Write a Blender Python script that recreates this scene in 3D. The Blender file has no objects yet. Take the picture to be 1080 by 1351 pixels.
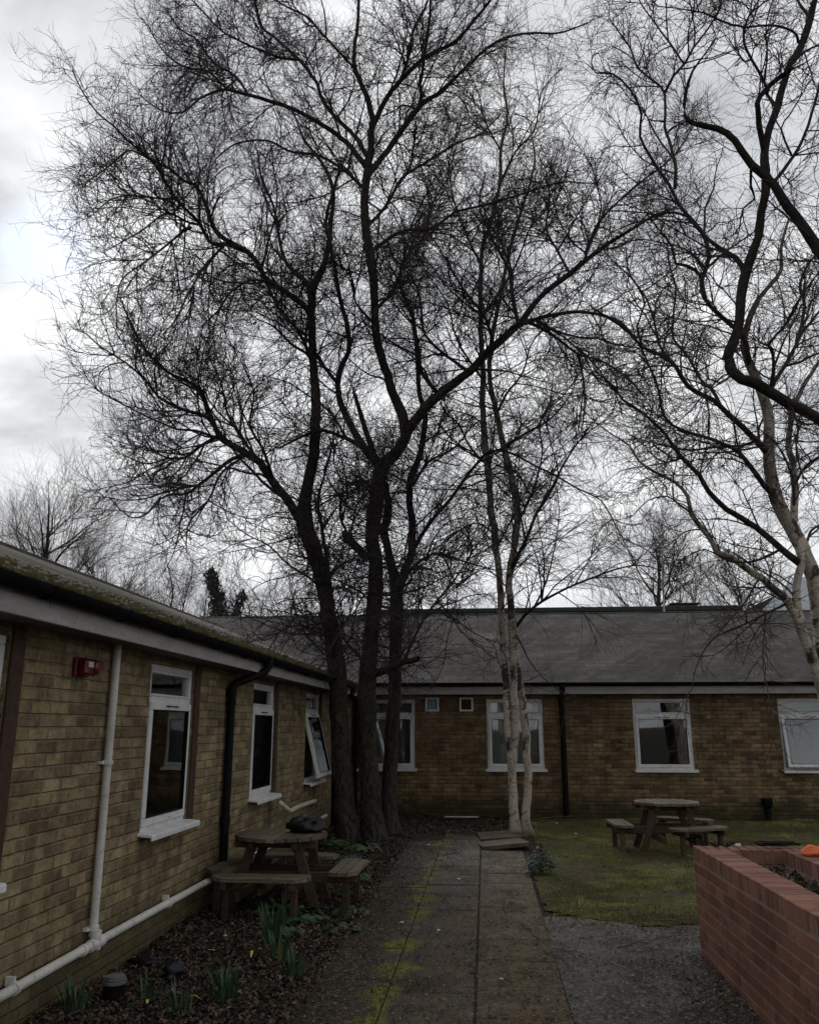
SUN_E = .9; SKY_S = 1.2
import bpy, math, random
import numpy as np
from mathutils import Vector, Matrix, noise as mn
random.seed(7); rng = np.random.default_rng(11)
scene = bpy.context.scene
COL = scene.collection

# ------------------------------------------------------------------ survey of the courtyard
# Metres. Camera 1.65 m above the ground at x=y=0, +Y runs along the path and the left wing,
# the far wing's wall is the plane y=16.7, the left wing's wall is the plane x=-2.6.
F, CX, CY, H = 1100.0, 540.0, 675.5, 1.65
TH = math.atan(283.5 / F); YAW = math.atan(100 * math.cos(TH) / F)
FWD = np.array([-math.sin(YAW) * math.cos(TH), math.cos(YAW) * math.cos(TH), math.sin(TH)])
RGT = np.array([math.cos(YAW), math.sin(YAW), 0.0]); UPV = np.cross(RGT, FWD)
EYE = np.array([0, 0, H])
def ray(px, py): return FWD + (px - CX) / F * RGT + (CY - py) / F * UPV
def at(px, py, Y):                      # point of the plane y=Y seen at a photo pixel
    r = ray(px, py); return EYE + r * (Y / r[1])
def gz(px, py, z=0.0):                  # point of the level z seen at a photo pixel
    r = ray(px, py); return EYE + r * ((z - H) / r[2])

# ------------------------------------------------------------------ object helpers
def tag(o, label=None, cat=None, group=None, kind=None):
    if label: o['label'] = label
    if cat: o['category'] = cat
    if group: o['group'] = group
    if kind: o['kind'] = kind
    return o
def empty(name, loc=(0, 0, 0), rz=0.0, label=None, cat=None, group=None):
    o = bpy.data.objects.new(name, None); COL.objects.link(o)
    o.location = loc; o.rotation_euler = (0, 0, rz); o.empty_display_size = .1
    return tag(o, label, cat, group)
def copy_tree(o, parent=None):
    c = o.copy(); COL.objects.link(c); c.parent = parent
    for ch in list(o.children): copy_tree(ch, c)
    return c

class MB:
    """mesh builder: quads / n-gons with a tone per face, UVs in metres"""
    def __init__(s): s.v = []; s.f = []; s.t = []
    def add(s, vs, fs, tone=None):
        b = len(s.v); s.v.extend([tuple(p) for p in vs])
        if tone is None: tone = random.random()
        for f in fs: s.f.append([i + b for i in f]); s.t.append(tone)
    def box(s, c, d, M=None, tone=None, bev=0.0):
        x, y, z = d[0] / 2, d[1] / 2, d[2] / 2
        if bev <= 0:
            vs = [(-x, -y, -z), (x, -y, -z), (x, y, -z), (-x, y, -z), (-x, -y, z), (x, -y, z), (x, y, z), (-x, y, z)]
            fs = [(0, 3, 2, 1), (4, 5, 6, 7), (0, 1, 5, 4), (1, 2, 6, 5), (2, 3, 7, 6), (3, 0, 4, 7)]
        else:
            b = min(bev, x * .9, y * .9, z * .9); vs = []
            for sx in (-1, 1):
                for sy in (-1, 1):
                    for sz in (-1, 1):
                        vs += [(sx * x, sy * (y - b), sz * (z - b)), (sx * (x - b), sy * y, sz * (z - b)), (sx * (x - b), sy * (y - b), sz * z)]
            I = lambda sx, sy, sz, k: (((sx > 0) * 4 + (sy > 0) * 2 + (sz > 0)) * 3 + k)
            fs = []
            for q in (-1, 1):
                A = [I(q, -1, -1, 0), I(q, 1, -1, 0), I(q, 1, 1, 0), I(q, -1, 1, 0)]
                Bf = [I(-1, q, -1, 1), I(1, q, -1, 1), I(1, q, 1, 1), I(-1, q, 1, 1)]
                Cf = [I(-1, -1, q, 2), I(1, -1, q, 2), I(1, 1, q, 2), I(-1, 1, q, 2)]
                fs += [A if q > 0 else A[::-1], Bf[::-1] if q > 0 else Bf, Cf if q > 0 else Cf[::-1]]
                for r in (-1, 1):
                    fs.append([I(q, r, -1, 0), I(q, r, -1, 1), I(q, r, 1, 1), I(q, r, 1, 0)])
                    fs.append([I(q, -1, r, 0), I(q, -1, r, 2), I(q, 1, r, 2), I(q, 1, r, 0)])
                    fs.append([I(-1, q, r, 1), I(-1, q, r, 2), I(1, q, r, 2), I(1, q, r, 1)])
                    for t in (-1, 1): fs.append([I(q, r, t, 0), I(q, r, t, 1), I(q, r, t, 2)])
        if M is not None: vs = [M @ Vector(p) for p in vs]
        vs = [(p[0] + c[0], p[1] + c[1], p[2] + c[2]) for p in vs]
        s.add(vs, fs, tone)
    def bar(s, a, b, w, h=None, tone=None, roll=0):
        a = Vector(a); b = Vector(b); d = b - a; L = d.length
        q = d.to_track_quat('X', 'Z').to_matrix() @ Matrix.Rotation(roll, 3, 'X')
        s.box((a + b) / 2, (L, w, h or w), q, tone, bev=min(w, h or w) * .08)
    def tube(s, pts, r, n=10, cap=True, tone=None):
        P = np.array(pts, float); R = np.broadcast_to(np.asarray(r, float), (len(P),))
        T = np.gradient(P, axis=0); T /= np.linalg.norm(T, axis=1)[:, None] + 1e-9
        ref = np.array([0, 0, 1.0]) if abs(T[0][2]) < .8 else np.array([1.0, 0, 0])
        u = np.cross(ref, T[0]); u /= np.linalg.norm(u); vs = []
        for i in range(len(P)):
            u = u - T[i] * (u @ T[i]); u /= np.linalg.norm(u); w = np.cross(T[i], u)
            for k in range(n):
                a = 2 * math.pi * k / n; vs.append(P[i] + R[i] * (math.cos(a) * u + math.sin(a) * w))
        fs = [(i * n + k, i * n + (k + 1) % n, (i + 1) * n + (k + 1) % n, (i + 1) * n + k) for i in range(len(P) - 1) for k in range(n)]
        if cap: fs += [tuple(range(n))[::-1], tuple(range((len(P) - 1) * n, len(P) * n))]
        s.add(vs, fs, tone)
    def build(s, name, mat, parent=None, smooth=False, M=None):
        if M is not None: s.v = [tuple(M @ Vector(p)) for p in s.v]
        me = bpy.data.meshes.new(name); me.from_pydata(s.v, [], s.f); me.update()
        n = len(me.polygons)
        V = np.array(s.v, float); nl = len(me.loops)
        li = np.empty(nl, np.int32); me.loops.foreach_get('vertex_index', li)
        nor = np.empty(n * 3); me.polygons.foreach_get('normal', nor); nor = nor.reshape(-1, 3)
        tot = np.empty(n, np.int32); me.polygons.foreach_get('loop_total', tot)
        ax = np.repeat(np.argmax(np.abs(nor), axis=1), tot); C = V[li]
        uv = np.where((ax == 0)[:, None], C[:, [1, 2]], np.where((ax == 1)[:, None], C[:, [0, 2]], C[:, [0, 1]]))
        me.uv_layers.new(name='uv').data.foreach_set('uv', uv.ravel())
        at_ = me.attributes.new('tone', 'FLOAT', 'FACE'); at_.data.foreach_set('value', np.array(s.t, np.float32))
        if smooth: me.polygons.foreach_set('use_smooth', [True] * n)
        if mat: me.materials.append(mat)
        o = bpy.data.objects.new(name, me); COL.objects.link(o); o.parent = parent
        return o

def np_mesh(name, V, Fq, mat, parent=None, uv=None, tone=None, smooth=True):
    """mesh from numpy arrays, all faces with the same number of corners"""
    k = Fq.shape[1]; me = bpy.data.meshes.new(name)
    me.vertices.add(len(V)); me.vertices.foreach_set('co', np.ascontiguousarray(V, np.float32).ravel())
    me.loops.add(Fq.size); me.loops.foreach_set('vertex_index', np.ascontiguousarray(Fq, np.int32).ravel())
    me.polygons.add(len(Fq)); me.polygons.foreach_set('loop_start', np.arange(0, Fq.size, k, dtype=np.int32))
    try: me.polygons.foreach_set('loop_total', np.full(len(Fq), k, np.int32))
    except Exception: pass
    me.update(calc_edges=True)
    if smooth: me.polygons.foreach_set('use_smooth', np.ones(len(Fq), bool))
    if uv is not None: me.uv_layers.new(name='uv').data.foreach_set('uv', uv[Fq.ravel()].astype(np.float32).ravel())
    if tone is not None: me.attributes.new('tone', 'FLOAT', 'FACE').data.foreach_set('value', tone.astype(np.float32))
    if mat: me.materials.append(mat)
    o = bpy.data.objects.new(name, me); COL.objects.link(o); o.parent = parent
    return o

# ------------------------------------------------------------------ materials
class NT:
    def __init__(s, name):
        s.m = bpy.data.materials.new(name); s.m.use_nodes = True; s.t = s.m.node_tree; s.n = s.t.nodes
        s.b = s.n['Principled BSDF']; s.out = s.n['Material Output']
    def new(s, ty, **kw):
        n = s.n.new(ty)
        for k, v in kw.items(): setattr(n, k, v)
        return n
    def link(s, a, b): s.t.links.new(a, b)
    def inp(s, n, k, v):
        if isinstance(v, bpy.types.NodeSocket): s.link(v, n.inputs[k])
        elif v is not None: n.inputs[k].default_value = v
    def noise(s, scale, detail=4, rough=.6, vec=None, dist=0):
        n = s.new('ShaderNodeTexNoise'); s.inp(n, 'Scale', scale); s.inp(n, 'Detail', detail); s.inp(n, 'Roughness', rough); s.inp(n, 'Distortion', dist)
        if vec is not None: s.link(vec, n.inputs['Vector'])
        return n.outputs['Fac']
    def pos(s, scale=(1, 1, 1), loc=(0, 0, 0)):
        g = s.new('ShaderNodeNewGeometry'); return s.map(g.outputs['Position'], scale, loc)
    def uv(s, scale=(1, 1, 1)):
        g = s.new('ShaderNodeUVMap'); g.uv_map = 'uv'; return s.map(g.outputs['UV'], scale)
    def map(s, v, scale=(1, 1, 1), loc=(0, 0, 0)):
        m = s.new('ShaderNodeMapping'); m.inputs['Scale'].default_value = scale; m.inputs['Location'].default_value = loc
        s.link(v, m.inputs['Vector']); return m.outputs['Vector']
    def ramp(s, fac, stops, interp='LINEAR'):
        r = s.new('ShaderNodeValToRGB'); e = r.color_ramp.elements; r.color_ramp.interpolation = interp
        while len(e) < len(stops): e.new(.5)
        for i, (p, c) in enumerate(stops):
            e[i].position = p; e[i].color = (c, c, c, 1) if isinstance(c, (int, float)) else (*c, 1)
        s.link(fac, r.inputs['Fac']); return r.outputs['Color']
    def mix(s, fac, a, b, mode='MIX'):
        m = s.new('ShaderNodeMix', data_type='RGBA', blend_type=mode)
        for k, v in ((0, fac), (6, a), (7, b)):
            if isinstance(v, bpy.types.NodeSocket): s.link(v, m.inputs[k])
            elif k == 0: m.inputs[k].default_value = v
            else: m.inputs[k].default_value = (v, v, v, 1) if isinstance(v, (int, float)) else (*v, 1)
        return m.outputs[2]
    def math(s, op, a, b=0.0):
        m = s.new('ShaderNodeMath', operation=op)
        for k, v in ((0, a), (1, b)):
            if isinstance(v, bpy.types.NodeSocket): s.link(v, m.inputs[k])
            else: m.inputs[k].default_value = v
        return m.outputs[0]
    def tone(s):
        a = s.new('ShaderNodeAttribute'); a.attribute_name = 'tone'; return a.outputs['Fac']
    def sep(s, v):
        n = s.new('ShaderNodeSeparateXYZ'); s.link(v, n.inputs[0]); return n.outputs
    def bump(s, h, strength=.5, dist=.01, normal=None):
        b = s.new('ShaderNodeBump'); b.inputs['Strength'].default_value = strength; b.inputs['Distance'].default_value = dist
        s.link(h, b.inputs['Height'])
        if normal is not None: s.link(normal, b.inputs['Normal'])
        return b.outputs['Normal']
    def done(s, col, rough=.8, normal=None, spec=.3, metal=0):
        c = s.b.inputs['Base Color']
        if isinstance(col, bpy.types.NodeSocket): s.link(col, c)
        else: c.default_value = (*col, 1)
        if isinstance(rough, bpy.types.NodeSocket): s.link(rough, s.b.inputs['Roughness'])
        else: s.b.inputs['Roughness'].default_value = rough
        s.b.inputs['Specular IOR Level'].default_value = spec; s.b.inputs['Metallic'].default_value = metal
        if normal is not None: s.link(normal, s.b.inputs['Normal'])
        return s.m

def simple(name, col, rough=.6, var=.15, sc=20, spec=.3, bump=.15, metal=0):
    m = NT(name); p = m.pos(); n = m.noise(sc, 5, .6, p)
    lo = tuple(c * (1 - var) for c in col); hi = tuple(min(1, c * (1 + var)) for c in col)
    c = m.ramp(n, [(.3, lo), (.7, hi)])
    return m.done(c, rough, m.bump(n, bump, .004), spec, metal)

def mat_wallbrick(name, stops, mortar, damp=(.075, .062, .032), mlo=.9):
    m = NT(name); uv = m.uv()
    wob = m.noise(9, 3, .6, uv)
    v2 = m.new('ShaderNodeVectorMath', operation='MULTIPLY_ADD'); m.link(wob, v2.inputs[0]); v2.inputs[1].default_value = (.016, .012, 0); m.link(uv, v2.inputs[2])
    b = m.new('ShaderNodeTexBrick'); m.link(v2.outputs[0], b.inputs['Vector'])
    b.offset = .5; b.squash = 1
    for k, v in (('Scale', 1), ('Mortar Size', .0105), ('Mortar Smooth', .8), ('Bias', 0), ('Brick Width', .225), ('Row Height', .075)): b.inputs[k].default_value = v
    b.inputs['Color1'].default_value = (0, 0, 0, 1); b.inputs['Color2'].default_value = (1, 1, 1, 1); b.inputs['Mortar'].default_value = (.5, .5, .5, 1)
    col = m.ramp(b.outputs['Color'], stops)
    fine = m.noise(60, 5, .7, uv); mid = m.noise(14, 4, .65, uv); big = m.noise(1.1, 5, .6, uv)
    col = m.mix(1.0, col, m.ramp(fine, [(.25, .6), (.75, 1.38)]), 'MULTIPLY')
    col = m.mix(m.ramp(m.noise(23, 5, .75, uv), [(.52, 0), (.66, .6)]), col, mortar)
    col = m.mix(m.ramp(mid, [(.46, 0), (.66, .7)]), col, m.mix(.5, col, (.03, .025, .018)))
    mc = m.mix(m.ramp(m.noise(5, 4, .6, uv), [(.35, 0), (.65, 1)]), mortar, tuple(c * .5 for c in mortar))
    col = m.mix(m.ramp(b.outputs['Fac'], [(.02, 0), (.22, .3), (.45, .08)]), col, (.035, .024, .014))
    col = m.mix(m.ramp(b.outputs['Fac'], [(.35, 0), (.75, mlo)]), col, mc)
    col = m.mix(1.0, col, m.ramp(big, [(.3, .68), (.7, 1.2)]), 'MULTIPLY')
    stz = m.noise(1.0, 5, .65, m.map(uv, (5.5, .8, 1))); col = m.mix(m.ramp(stz, [(.50, 0), (.64, .55)]), col, m.mix(.65, col, (.03, .026, .02)))
    col = m.mix(1.0, col, m.ramp(m.noise(4.2, 6, .75, uv), [(.34, .62), (.66, 1.3)]), 'MULTIPLY')
    # green algae and splash dirt at the foot of the wall, with a ragged upper edge
    z = m.sep(uv)[1]; zz = m.math('ADD', z, m.math('MULTIPLY', m.noise(2.2, 5, .65, uv), -.9))
    col = m.mix(m.ramp(zz, [(-.1 + .0, .85), (.28, 0)]) if False else m.ramp(m.math('ADD', zz, .5), [(.18, .8), (.50, 0)]), col, damp)
    h = m.math('ADD', m.math('MULTIPLY', b.outputs['Fac'], -1.0), m.math('MULTIPLY', mid, .5))
    return m.done(col, .92, m.bump(h, 1, .009), .15)
M = {}
M['brick_left'] = mat_wallbrick('yellow_stock_brick', [(0, (.145, .108, .066)), (.22, (.20, .150, .084)), (.45, (.265, .200, .106)), (.7, (.32, .248, .137)), (1, (.225, .166, .096))], (.28, .23, .152))
M['brick_far'] = mat_wallbrick('brown_stock_brick', [(0, (.10, .064, .038)), (.25, (.175, .113, .060)), (.5, (.235, .158, .083)), (.75, (.29, .205, .11)), (1, (.19, .13, .073))], (.19, .147, .10), damp=(.028, .034, .014))
def mat_roof(name, base, moss, k, axis):
    m = NT(name); p = m.pos(); xyz = m.sep(p)
    along = xyz[1] if axis == 'x' else xyz[0]; down = xyz[0] if axis == 'x' else xyz[1]
    cb = m.new('ShaderNodeCombineXYZ'); m.link(along, cb.inputs[0]); m.link(down, cb.inputs[1])
    b = m.new('ShaderNodeTexBrick'); m.link(cb.outputs[0], b.inputs['Vector'])
    for kk, v in (('Scale', 1), ('Mortar Size', .009), ('Mortar Smooth', .3), ('Brick Width', .45), ('Row Height', .24)): b.inputs[kk].default_value = v
    b.inputs['Color1'].default_value = (.62, .62, .62, 1); b.inputs['Color2'].default_value = (1.3, 1.3, 1.3, 1); b.inputs['Mortar'].default_value = (.3, .3, .3, 1)
    n = m.noise(1.3, 6, .65, p); f = m.noise(40, 5, .7, p)
    col = m.mix(1.0, base, m.ramp(n, [(.3, .62), (.7, 1.3)]), 'MULTIPLY')
    col = m.mix(1.0, col, m.ramp(f, [(.3, .7), (.7, 1.25)]), 'MULTIPLY')
    col = m.mix(.8, col, b.outputs['Color'], 'MULTIPLY')
    rot = m.map(cb.outputs[0]); rot.node.inputs['Rotation'].default_value = (0, 0, .6)
    st = m.noise(1.0, 5, .6, m.map(rot, (2.0, .4, 1)), .4)
    col = m.mix(m.ramp(st, [(.46, 0), (.60, .7)]), col, tuple(c * .38 for c in base))
    col = m.mix(m.ramp(m.noise(3.3, 6, .75, p), [(.56, 0), (.66, .5)]), col, tuple(c * 1.7 for c in base))
    mz = m.math('ADD', m.math('MULTIPLY', xyz[2], -k), m.math('MULTIPLY', m.noise(3.0, 6, .7, m.map(cb.outputs[0], (.5, 2.2, 1))), 2.3))
    mz = m.math('ADD', mz, k * 2.4 - 1.05)
    mm = m.mix(m.noise(25, 4, .6, p), moss, tuple(c * .4 for c in moss))
    col = m.mix(m.ramp(mz, [(.0, 0), (.55, .85)]), col, mm)
    h = m.math('ADD', m.math('MULTIPLY', b.outputs['Fac'], -.5), m.math('ADD', m.math('MULTIPLY', f, .4), m.math('MULTIPLY', m.noise(9, 4, .6, p), .8)))
    return m.done(col, .9, m.bump(h, .6, .02), .2)
M['roof_left'] = mat_roof('mossy_slate', (.085, .076, .058), (.115, .105, .028), .55, 'x')
M['roof_far'] = mat_roof('grey_slate', (.068, .063, .057), (.068, .061, .030), 2.6, 'y')
def mat_white():
    m = NT('white_upvc'); p = m.pos(); n = m.noise(6, 6, .7, p)
    c = m.ramp(n, [(.3, (.52, .52, .51)), (.62, (.72, .72, .72))])
    sp = m.ramp(m.noise(55, 3, .5, p), [(.64, 0), (.72, .55)])
    return m.done(m.mix(sp, c, (.18, .16, .12)), .4, None, .4)
M['white'] = mat_white()
def mat_fascia():
    m = NT('painted_fascia'); p = m.pos(); n = m.noise(2.5, 6, .7, m.map(p, (1, 1, 4)))
    c = m.ramp(n, [(.3, (.27, .255, .24)), (.65, (.42, .40, .395))])
    sp = m.ramp(m.noise(28, 5, .65, m.map(p, (1, 1, .6))), [(.60, 0), (.68, .8)])
    return m.done(m.mix(sp, c, (.06, .055, .05)), .6, m.bump(n, .1, .01), .3)
M['fascia'] = mat_fascia()
def mat_pipe():
    m = NT('grubby_white_pipe'); p = m.pos(); c = m.ramp(m.noise(3, 6, .7, p), [(.3, (.42, .405, .37)), (.6, (.62, .61, .58))])
    c = m.mix(m.ramp(m.noise(22, 6, .8, p), [(.55, 0), (.68, .7)]), c, (.16, .14, .10)); return m.done(c, .5, m.bump(m.noise(30, 4, .6, p), .1, .004), .35)
M['pipe_white'] = mat_pipe()
M['black'] = simple('black_plastic', (.005, .005, .006), .6, .4, 18, .12, .1)
M['black_gutter'] = simple('weathered_black_gutter', (.005, .0055, .006), .8, .5, 9, .08, .2)
M['soffit'] = simple('soffit_board', (.12, .11, .10), .8)
M['room'] = simple('room_plaster', (.30, .29, .27), .9)
M['room_floor'] = simple('room_carpet', (.06, .06, .07), .95)
M['timber_dark'] = simple('stained_timber', (.05, .028, .018), .7, .4, 25)
def mat_glass():
    m = NT('window_glass'); m.n.remove(m.b)
    tr = m.new('ShaderNodeBsdfTransparent'); tr.inputs[0].default_value = (.80, .84, .84, 1)
    gl = m.new('ShaderNodeBsdfGlossy'); gl.inputs['Roughness'].default_value = .02
    fr = m.new('ShaderNodeFresnel'); fr.inputs['IOR'].default_value = 1.6
    wob = m.bump(m.noise(1.2, 2, .5, m.pos()), .04, .05)
    m.link(wob, gl.inputs['Normal'])
    mx = m.new('ShaderNodeMixShader'); m.link(m.math('ADD', m.math('MULTIPLY', fr.outputs[0], 1.9), .03), mx.inputs[0]); m.link(tr.outputs[0], mx.inputs[1]); m.link(gl.outputs[0], mx.inputs[2])
    m.link(mx.outputs[0], m.out.inputs['Surface']); return m.m
M['glass'] = mat_glass()
M['frosted'] = simple('frosted_teal_glass', (.10, .19, .20), .25, .2, 30, .5)
M['curtain'] = simple('net_curtain', (.42, .43, .42), .9, .1, 6)
M['blind'] = simple('grey_roller_blind', (.34, .36, .37), .9, .05, 3)
M['red'] = simple('red_plastic', (.10, .002, .009), .3, .2, 8, .5, .03)
M['red_dark'] = simple('red_metal_box', (.16, .008, .012), .45, .3, 12)
M['lamp'] = simple('opal_bulkhead', (.62, .62, .58), .35, .05)
def mat_wood(name, dark, light, green):
    m = NT(name); g = m.new('ShaderNodeTexCoord'); o = g.outputs['Object']
    t = m.tone(); n = m.noise(5, 6, .7, m.map(o, (1.0, 9, 9))); f = m.noise(45, 4, .7, o)
    c = m.mix(m.ramp(n, [(.3, 0), (.7, 1)]), dark, light)
    c = m.mix(1.0, c, m.ramp(t, [(0, .65), (1, 1.25)]), 'MULTIPLY'); c = m.mix(1.0, c, m.ramp(f, [(.3, .7), (.7, 1.2)]), 'MULTIPLY')
    c = m.mix(m.ramp(m.noise(4, 5, .7, o), [(.48, 0), (.66, .7)]), c, green)
    return m.done(c, .85, m.bump(n, .4, .006), .2)
M['wood'] = mat_wood('weathered_top_timber', (.080, .064, .044), (.20, .17, .12), (.045, .043, .022))
M['wood_leg'] = mat_wood('damp_leg_timber', (.05, .031, .021), (.095, .063, .042), (.035, .034, .018))
def mat_ground():
    m = NT('leafy_soil'); p = m.pos(); n = m.noise(1.2, 6, .7, p); f = m.noise(38, 6, .75, p); f2 = m.noise(120, 3, .6, p)
    c = m.ramp(f, [(.3, (.010, .008, .006)), (.5, (.030, .022, .016)), (.72, (.070, .052, .037))])
    c = m.mix(1.0, c, m.ramp(n, [(.3, .6), (.7, 1.25)]), 'MULTIPLY')
    c = m.mix(m.ramp(m.noise(1.7, 5, .7, m.map(p, (1, 1, 1), (3, 5, 0))), [(.55, 0), (.7, .5)]), c, (.03, .036, .012))
    return m.done(c, .9, m.bump(m.math('ADD', f, m.math('MULTIPLY', f2, .4)), 1, .02), .2)
M['ground'] = mat_ground()
def mat_slab():
    m = NT('mossy_paving_slab'); p = m.pos(); t = m.tone(); n = m.noise(1.5, 6, .7, p); f = m.noise(95, 5, .75, p); k = m.noise(7, 5, .7, p)
    c = m.mix(t, (.090, .060, .026), (.125, .086, .042))
    c = m.mix(1.0, c, m.ramp(n, [(.3, .55), (.7, 1.2)]), 'MULTIPLY'); c = m.mix(1.0, c, m.ramp(f, [(.25, .45), (.75, 1.45)]), 'MULTIPLY')
    c = m.mix(m.ramp(k, [(.42, 0), (.58, .85)]), c, (.030, .023, .015))
    c = m.mix(m.ramp(m.noise(30, 5, .75, p), [(.5, 0), (.62, .6)]), c, (.15, .12, .08))
    gr = m.ramp(m.noise(.9, 6, .72, m.map(p, (1.6, 1, 1), (7, 2.3, 0))), [(.55, 0), (.68, .7)])
    c = m.mix(gr, c, m.mix(k, (.075, .080, .016), (.035, .042, .012)))
    xyz = m.sep(p); edge = m.math('SUBTRACT', 1.0, m.math('MULTIPLY', m.math('ABSOLUTE', m.math('ADD', xyz[0], .66)), 2.6))
    fr_ = m.math('ABSOLUTE', m.math('SUBTRACT', m.math('FRACT', m.math('DIVIDE', m.math('ADD', xyz[1], .1), .62)), .5)); edge = m.math('ADD', edge, m.math('MULTIPLY', m.math('SUBTRACT', .10, fr_), .8))
    soil = m.math('ADD', m.math('ADD', m.math('MULTIPLY', xyz[0], -.75), m.math('MULTIPLY', xyz[1], .035)), m.math('MULTIPLY', m.noise(2.2, 6, .7, p), 1.5))
    c = m.mix(m.ramp(soil, [(.0, 0), (1, 0)]) if False else m.ramp(m.math('SUBTRACT', soil, .88), [(.1, 0), (.5, .9)]), c, m.mix(f, (.022, .016, .012), (.060, .046, .034)))
    g2 = m.ramp(m.math('MULTIPLY', m.math('MAXIMUM', edge, 0), m.math('ADD', m.math('MULTIPLY', m.noise(1.5, 3, .6, m.map(p, (1, 1, 1), (1.3, 4.1, 0))), 1.5), m.math('ADD', m.math('MULTIPLY', m.noise(13, 6, .8, p), .55), -.52))), [(.29, 0), (.42, .9)])
    c = m.mix(g2, c, m.mix(m.ramp(m.noise(26, 5, .8, p), [(.4, 0), (.6, 1)]), (.155, .165, .012), (.045, .052, .010)))
    return m.done(c, m.ramp(n, [(.3, .55), (.7, .9)]), m.bump(m.math('ADD', f, k), .6, .006), .3)
M['slab'] = mat_slab()
def mat_gravel():
    m = NT('wet_gravel'); p = m.pos()
    v = m.new('ShaderNodeTexVoronoi'); v.inputs['Scale'].default_value = 55; m.link(p, v.inputs['Vector'])
    w = m.noise(2.2, 5, .65, p); f = m.noise(30, 5, .7, p)
    cc = m.new('ShaderNodeSeparateColor'); m.link(v.outputs['Color'], cc.inputs[0])
    c = m.ramp(cc.outputs[0], [(0, (.018, .0145, .010)), (.6, (.052, .043, .032)), (.85, (.115, .097, .074)), (1, (.24, .215, .18))])
    c = m.mix(1.0, c, m.ramp(w, [(.3, .5), (.7, 1.2)]), 'MULTIPLY'); c = m.mix(m.ramp(f, [(.44, 0), (.58, .85)]), c, (.022, .017, .012)); c = m.mix(m.ramp(m.noise(6, 5, .75, p), [(.5, 0), (.62, .7)]), c, (.030, .023, .015))
    return m.done(c, m.ramp(w, [(.35, .3), (.6, .75)]), m.bump(m.math('ADD', m.math('MULTIPLY', v.outputs['Distance'], -1), f), .8, .01), .4)
M['gravel'] = mat_gravel()
def mat_lawn():
    m = NT('mossy_turf'); p = m.pos(); n = m.noise(1.4, 6, .7, p); f = m.noise(30, 6, .75, p)
    c = m.mix(m.ramp(n, [(.38, 0), (.6, 1)]), (.075, .058, .040), (.105, .112, .032)); c = m.mix(1.0, c, m.ramp(f, [(.3, .4), (.7, 1.5)]), 'MULTIPLY')
    return m.done(c, .95, m.bump(f, 1, .03), .1)
M['lawn'] = mat_lawn()
def mat_tone(name, stops, rough=.8, spec=.25, sub=0, trans=0):
    m = NT(name); c = m.ramp(m.tone(), stops); c = m.mix(1.0, c, m.ramp(m.noise(60, 3, .6, m.pos()), [(.3, .75), (.7, 1.2)]), 'MULTIPLY')
    return m.done(c, rough, None, spec)
M['grass'] = mat_tone('grass_blades', [(0, (.095, .070, .040)), (.33, (.085, .086, .028)), (.7, (.175, .185, .042)), (1, (.33, .31, .12))])
M['leaves'] = mat_tone('dead_leaves', [(0, (.012, .009, .007)), (.5, (.045, .030, .021)), (.85, (.10, .068, .045)), (1, (.17, .125, .085))], .7, .3)
M['leaf_bits'] = mat_tone('dry_leaf_bits', [(0, (.012, .009, .006)), (.5, (.035, .025, .017)), (.85, (.10, .075, .052)), (1, (.26, .21, .15))], .8, .2)
M['strap'] = mat_tone('daffodil_leaves', [(0, (.020, .048, .022)), (.8, (.045, .095, .040)), (1, (.14, .15, .04))], .5, .4)
M['weed'] = mat_tone('weed_leaves', [(0, (.010, .028, .008)), (.7, (.028, .068, .018)), (1, (.055, .10, .025))], .5, .4)
M['ivy'] = mat_tone('ivy_leaves', [(0, (.006, .014, .006)), (.7, (.018, .035, .014)), (1, (.035, .055, .022))], .5, .4)
M['yellow_leaf'] = mat_tone('yellowed_leaf', [(0, (.30, .30, .05)), (1, (.5, .46, .10))], .5, .3)
M['mortar'] = simple('grey_mortar', (.24, .17, .14), .95, .25, 60)
def mat_redbrick():
    m = NT('red_planter_brick'); p = m.pos(); t = m.tone(); f = m.noise(90, 5, .7, p); n = m.noise(2, 5, .6, p)
    c = m.ramp(t, [(0, (.17, .078, .055)), (.5, (.225, .104, .075)), (1, (.275, .138, .104))])
    c = m.mix(1.0, c, m.ramp(f, [(.25, .75), (.75, 1.2)]), 'MULTIPLY'); c = m.mix(1.0, c, m.ramp(n, [(.3, .7), (.7, 1.15)]), 'MULTIPLY')
    c = m.mix(m.ramp(m.noise(6, 5, .7, p), [(.52, 0), (.68, .6)]), c, (.06, .042, .030))
    c = m.mix(m.ramp(m.noise(4, 6, .8, m.map(p, (1, 1, 1), (4, 4, 4))), [(.6, 0), (.68, .35)]), c, (.30, .24, .20))
    return m.done(c, .85, m.bump(f, .3, .004), .25)
M['redbrick'] = mat_redbrick()
def mat_bark(name, dark, light, green=None, sc=1.0):
    m = NT(name); uv = m.uv(); n = m.noise(18 * sc, 6, .75, m.map(uv, (1.7, .42, 1)), .9); f = m.noise(60, 4, .7, uv); b = m.noise(1.6, 5, .6, m.pos())
    c = m.ramp(n, [(.38, dark), (.56, light)]); c = m.mix(1.0, c, m.ramp(f, [(.3, .7), (.7, 1.25)]), 'MULTIPLY'); c = m.mix(1.0, c, m.ramp(b, [(.3, .65), (.7, 1.25)]), 'MULTIPLY')
    if green: c = m.mix(m.ramp(m.noise(3, 5, .7, m.pos()), [(.5, 0), (.7, .6)]), c, green)
    return m.done(c, .92, m.bump(m.math('ADD', n, m.math('MULTIPLY', f, .3)), 1, .03), .15)
M['bark'] = mat_bark('furrowed_grey_bark', (.011, .009, .008), (.072, .060, .048), (.034, .035, .020))
M['bark_dark'] = mat_bark('ivy_dark_bark', (.012, .010, .009), (.045, .038, .03), (.02, .026, .012))
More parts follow.
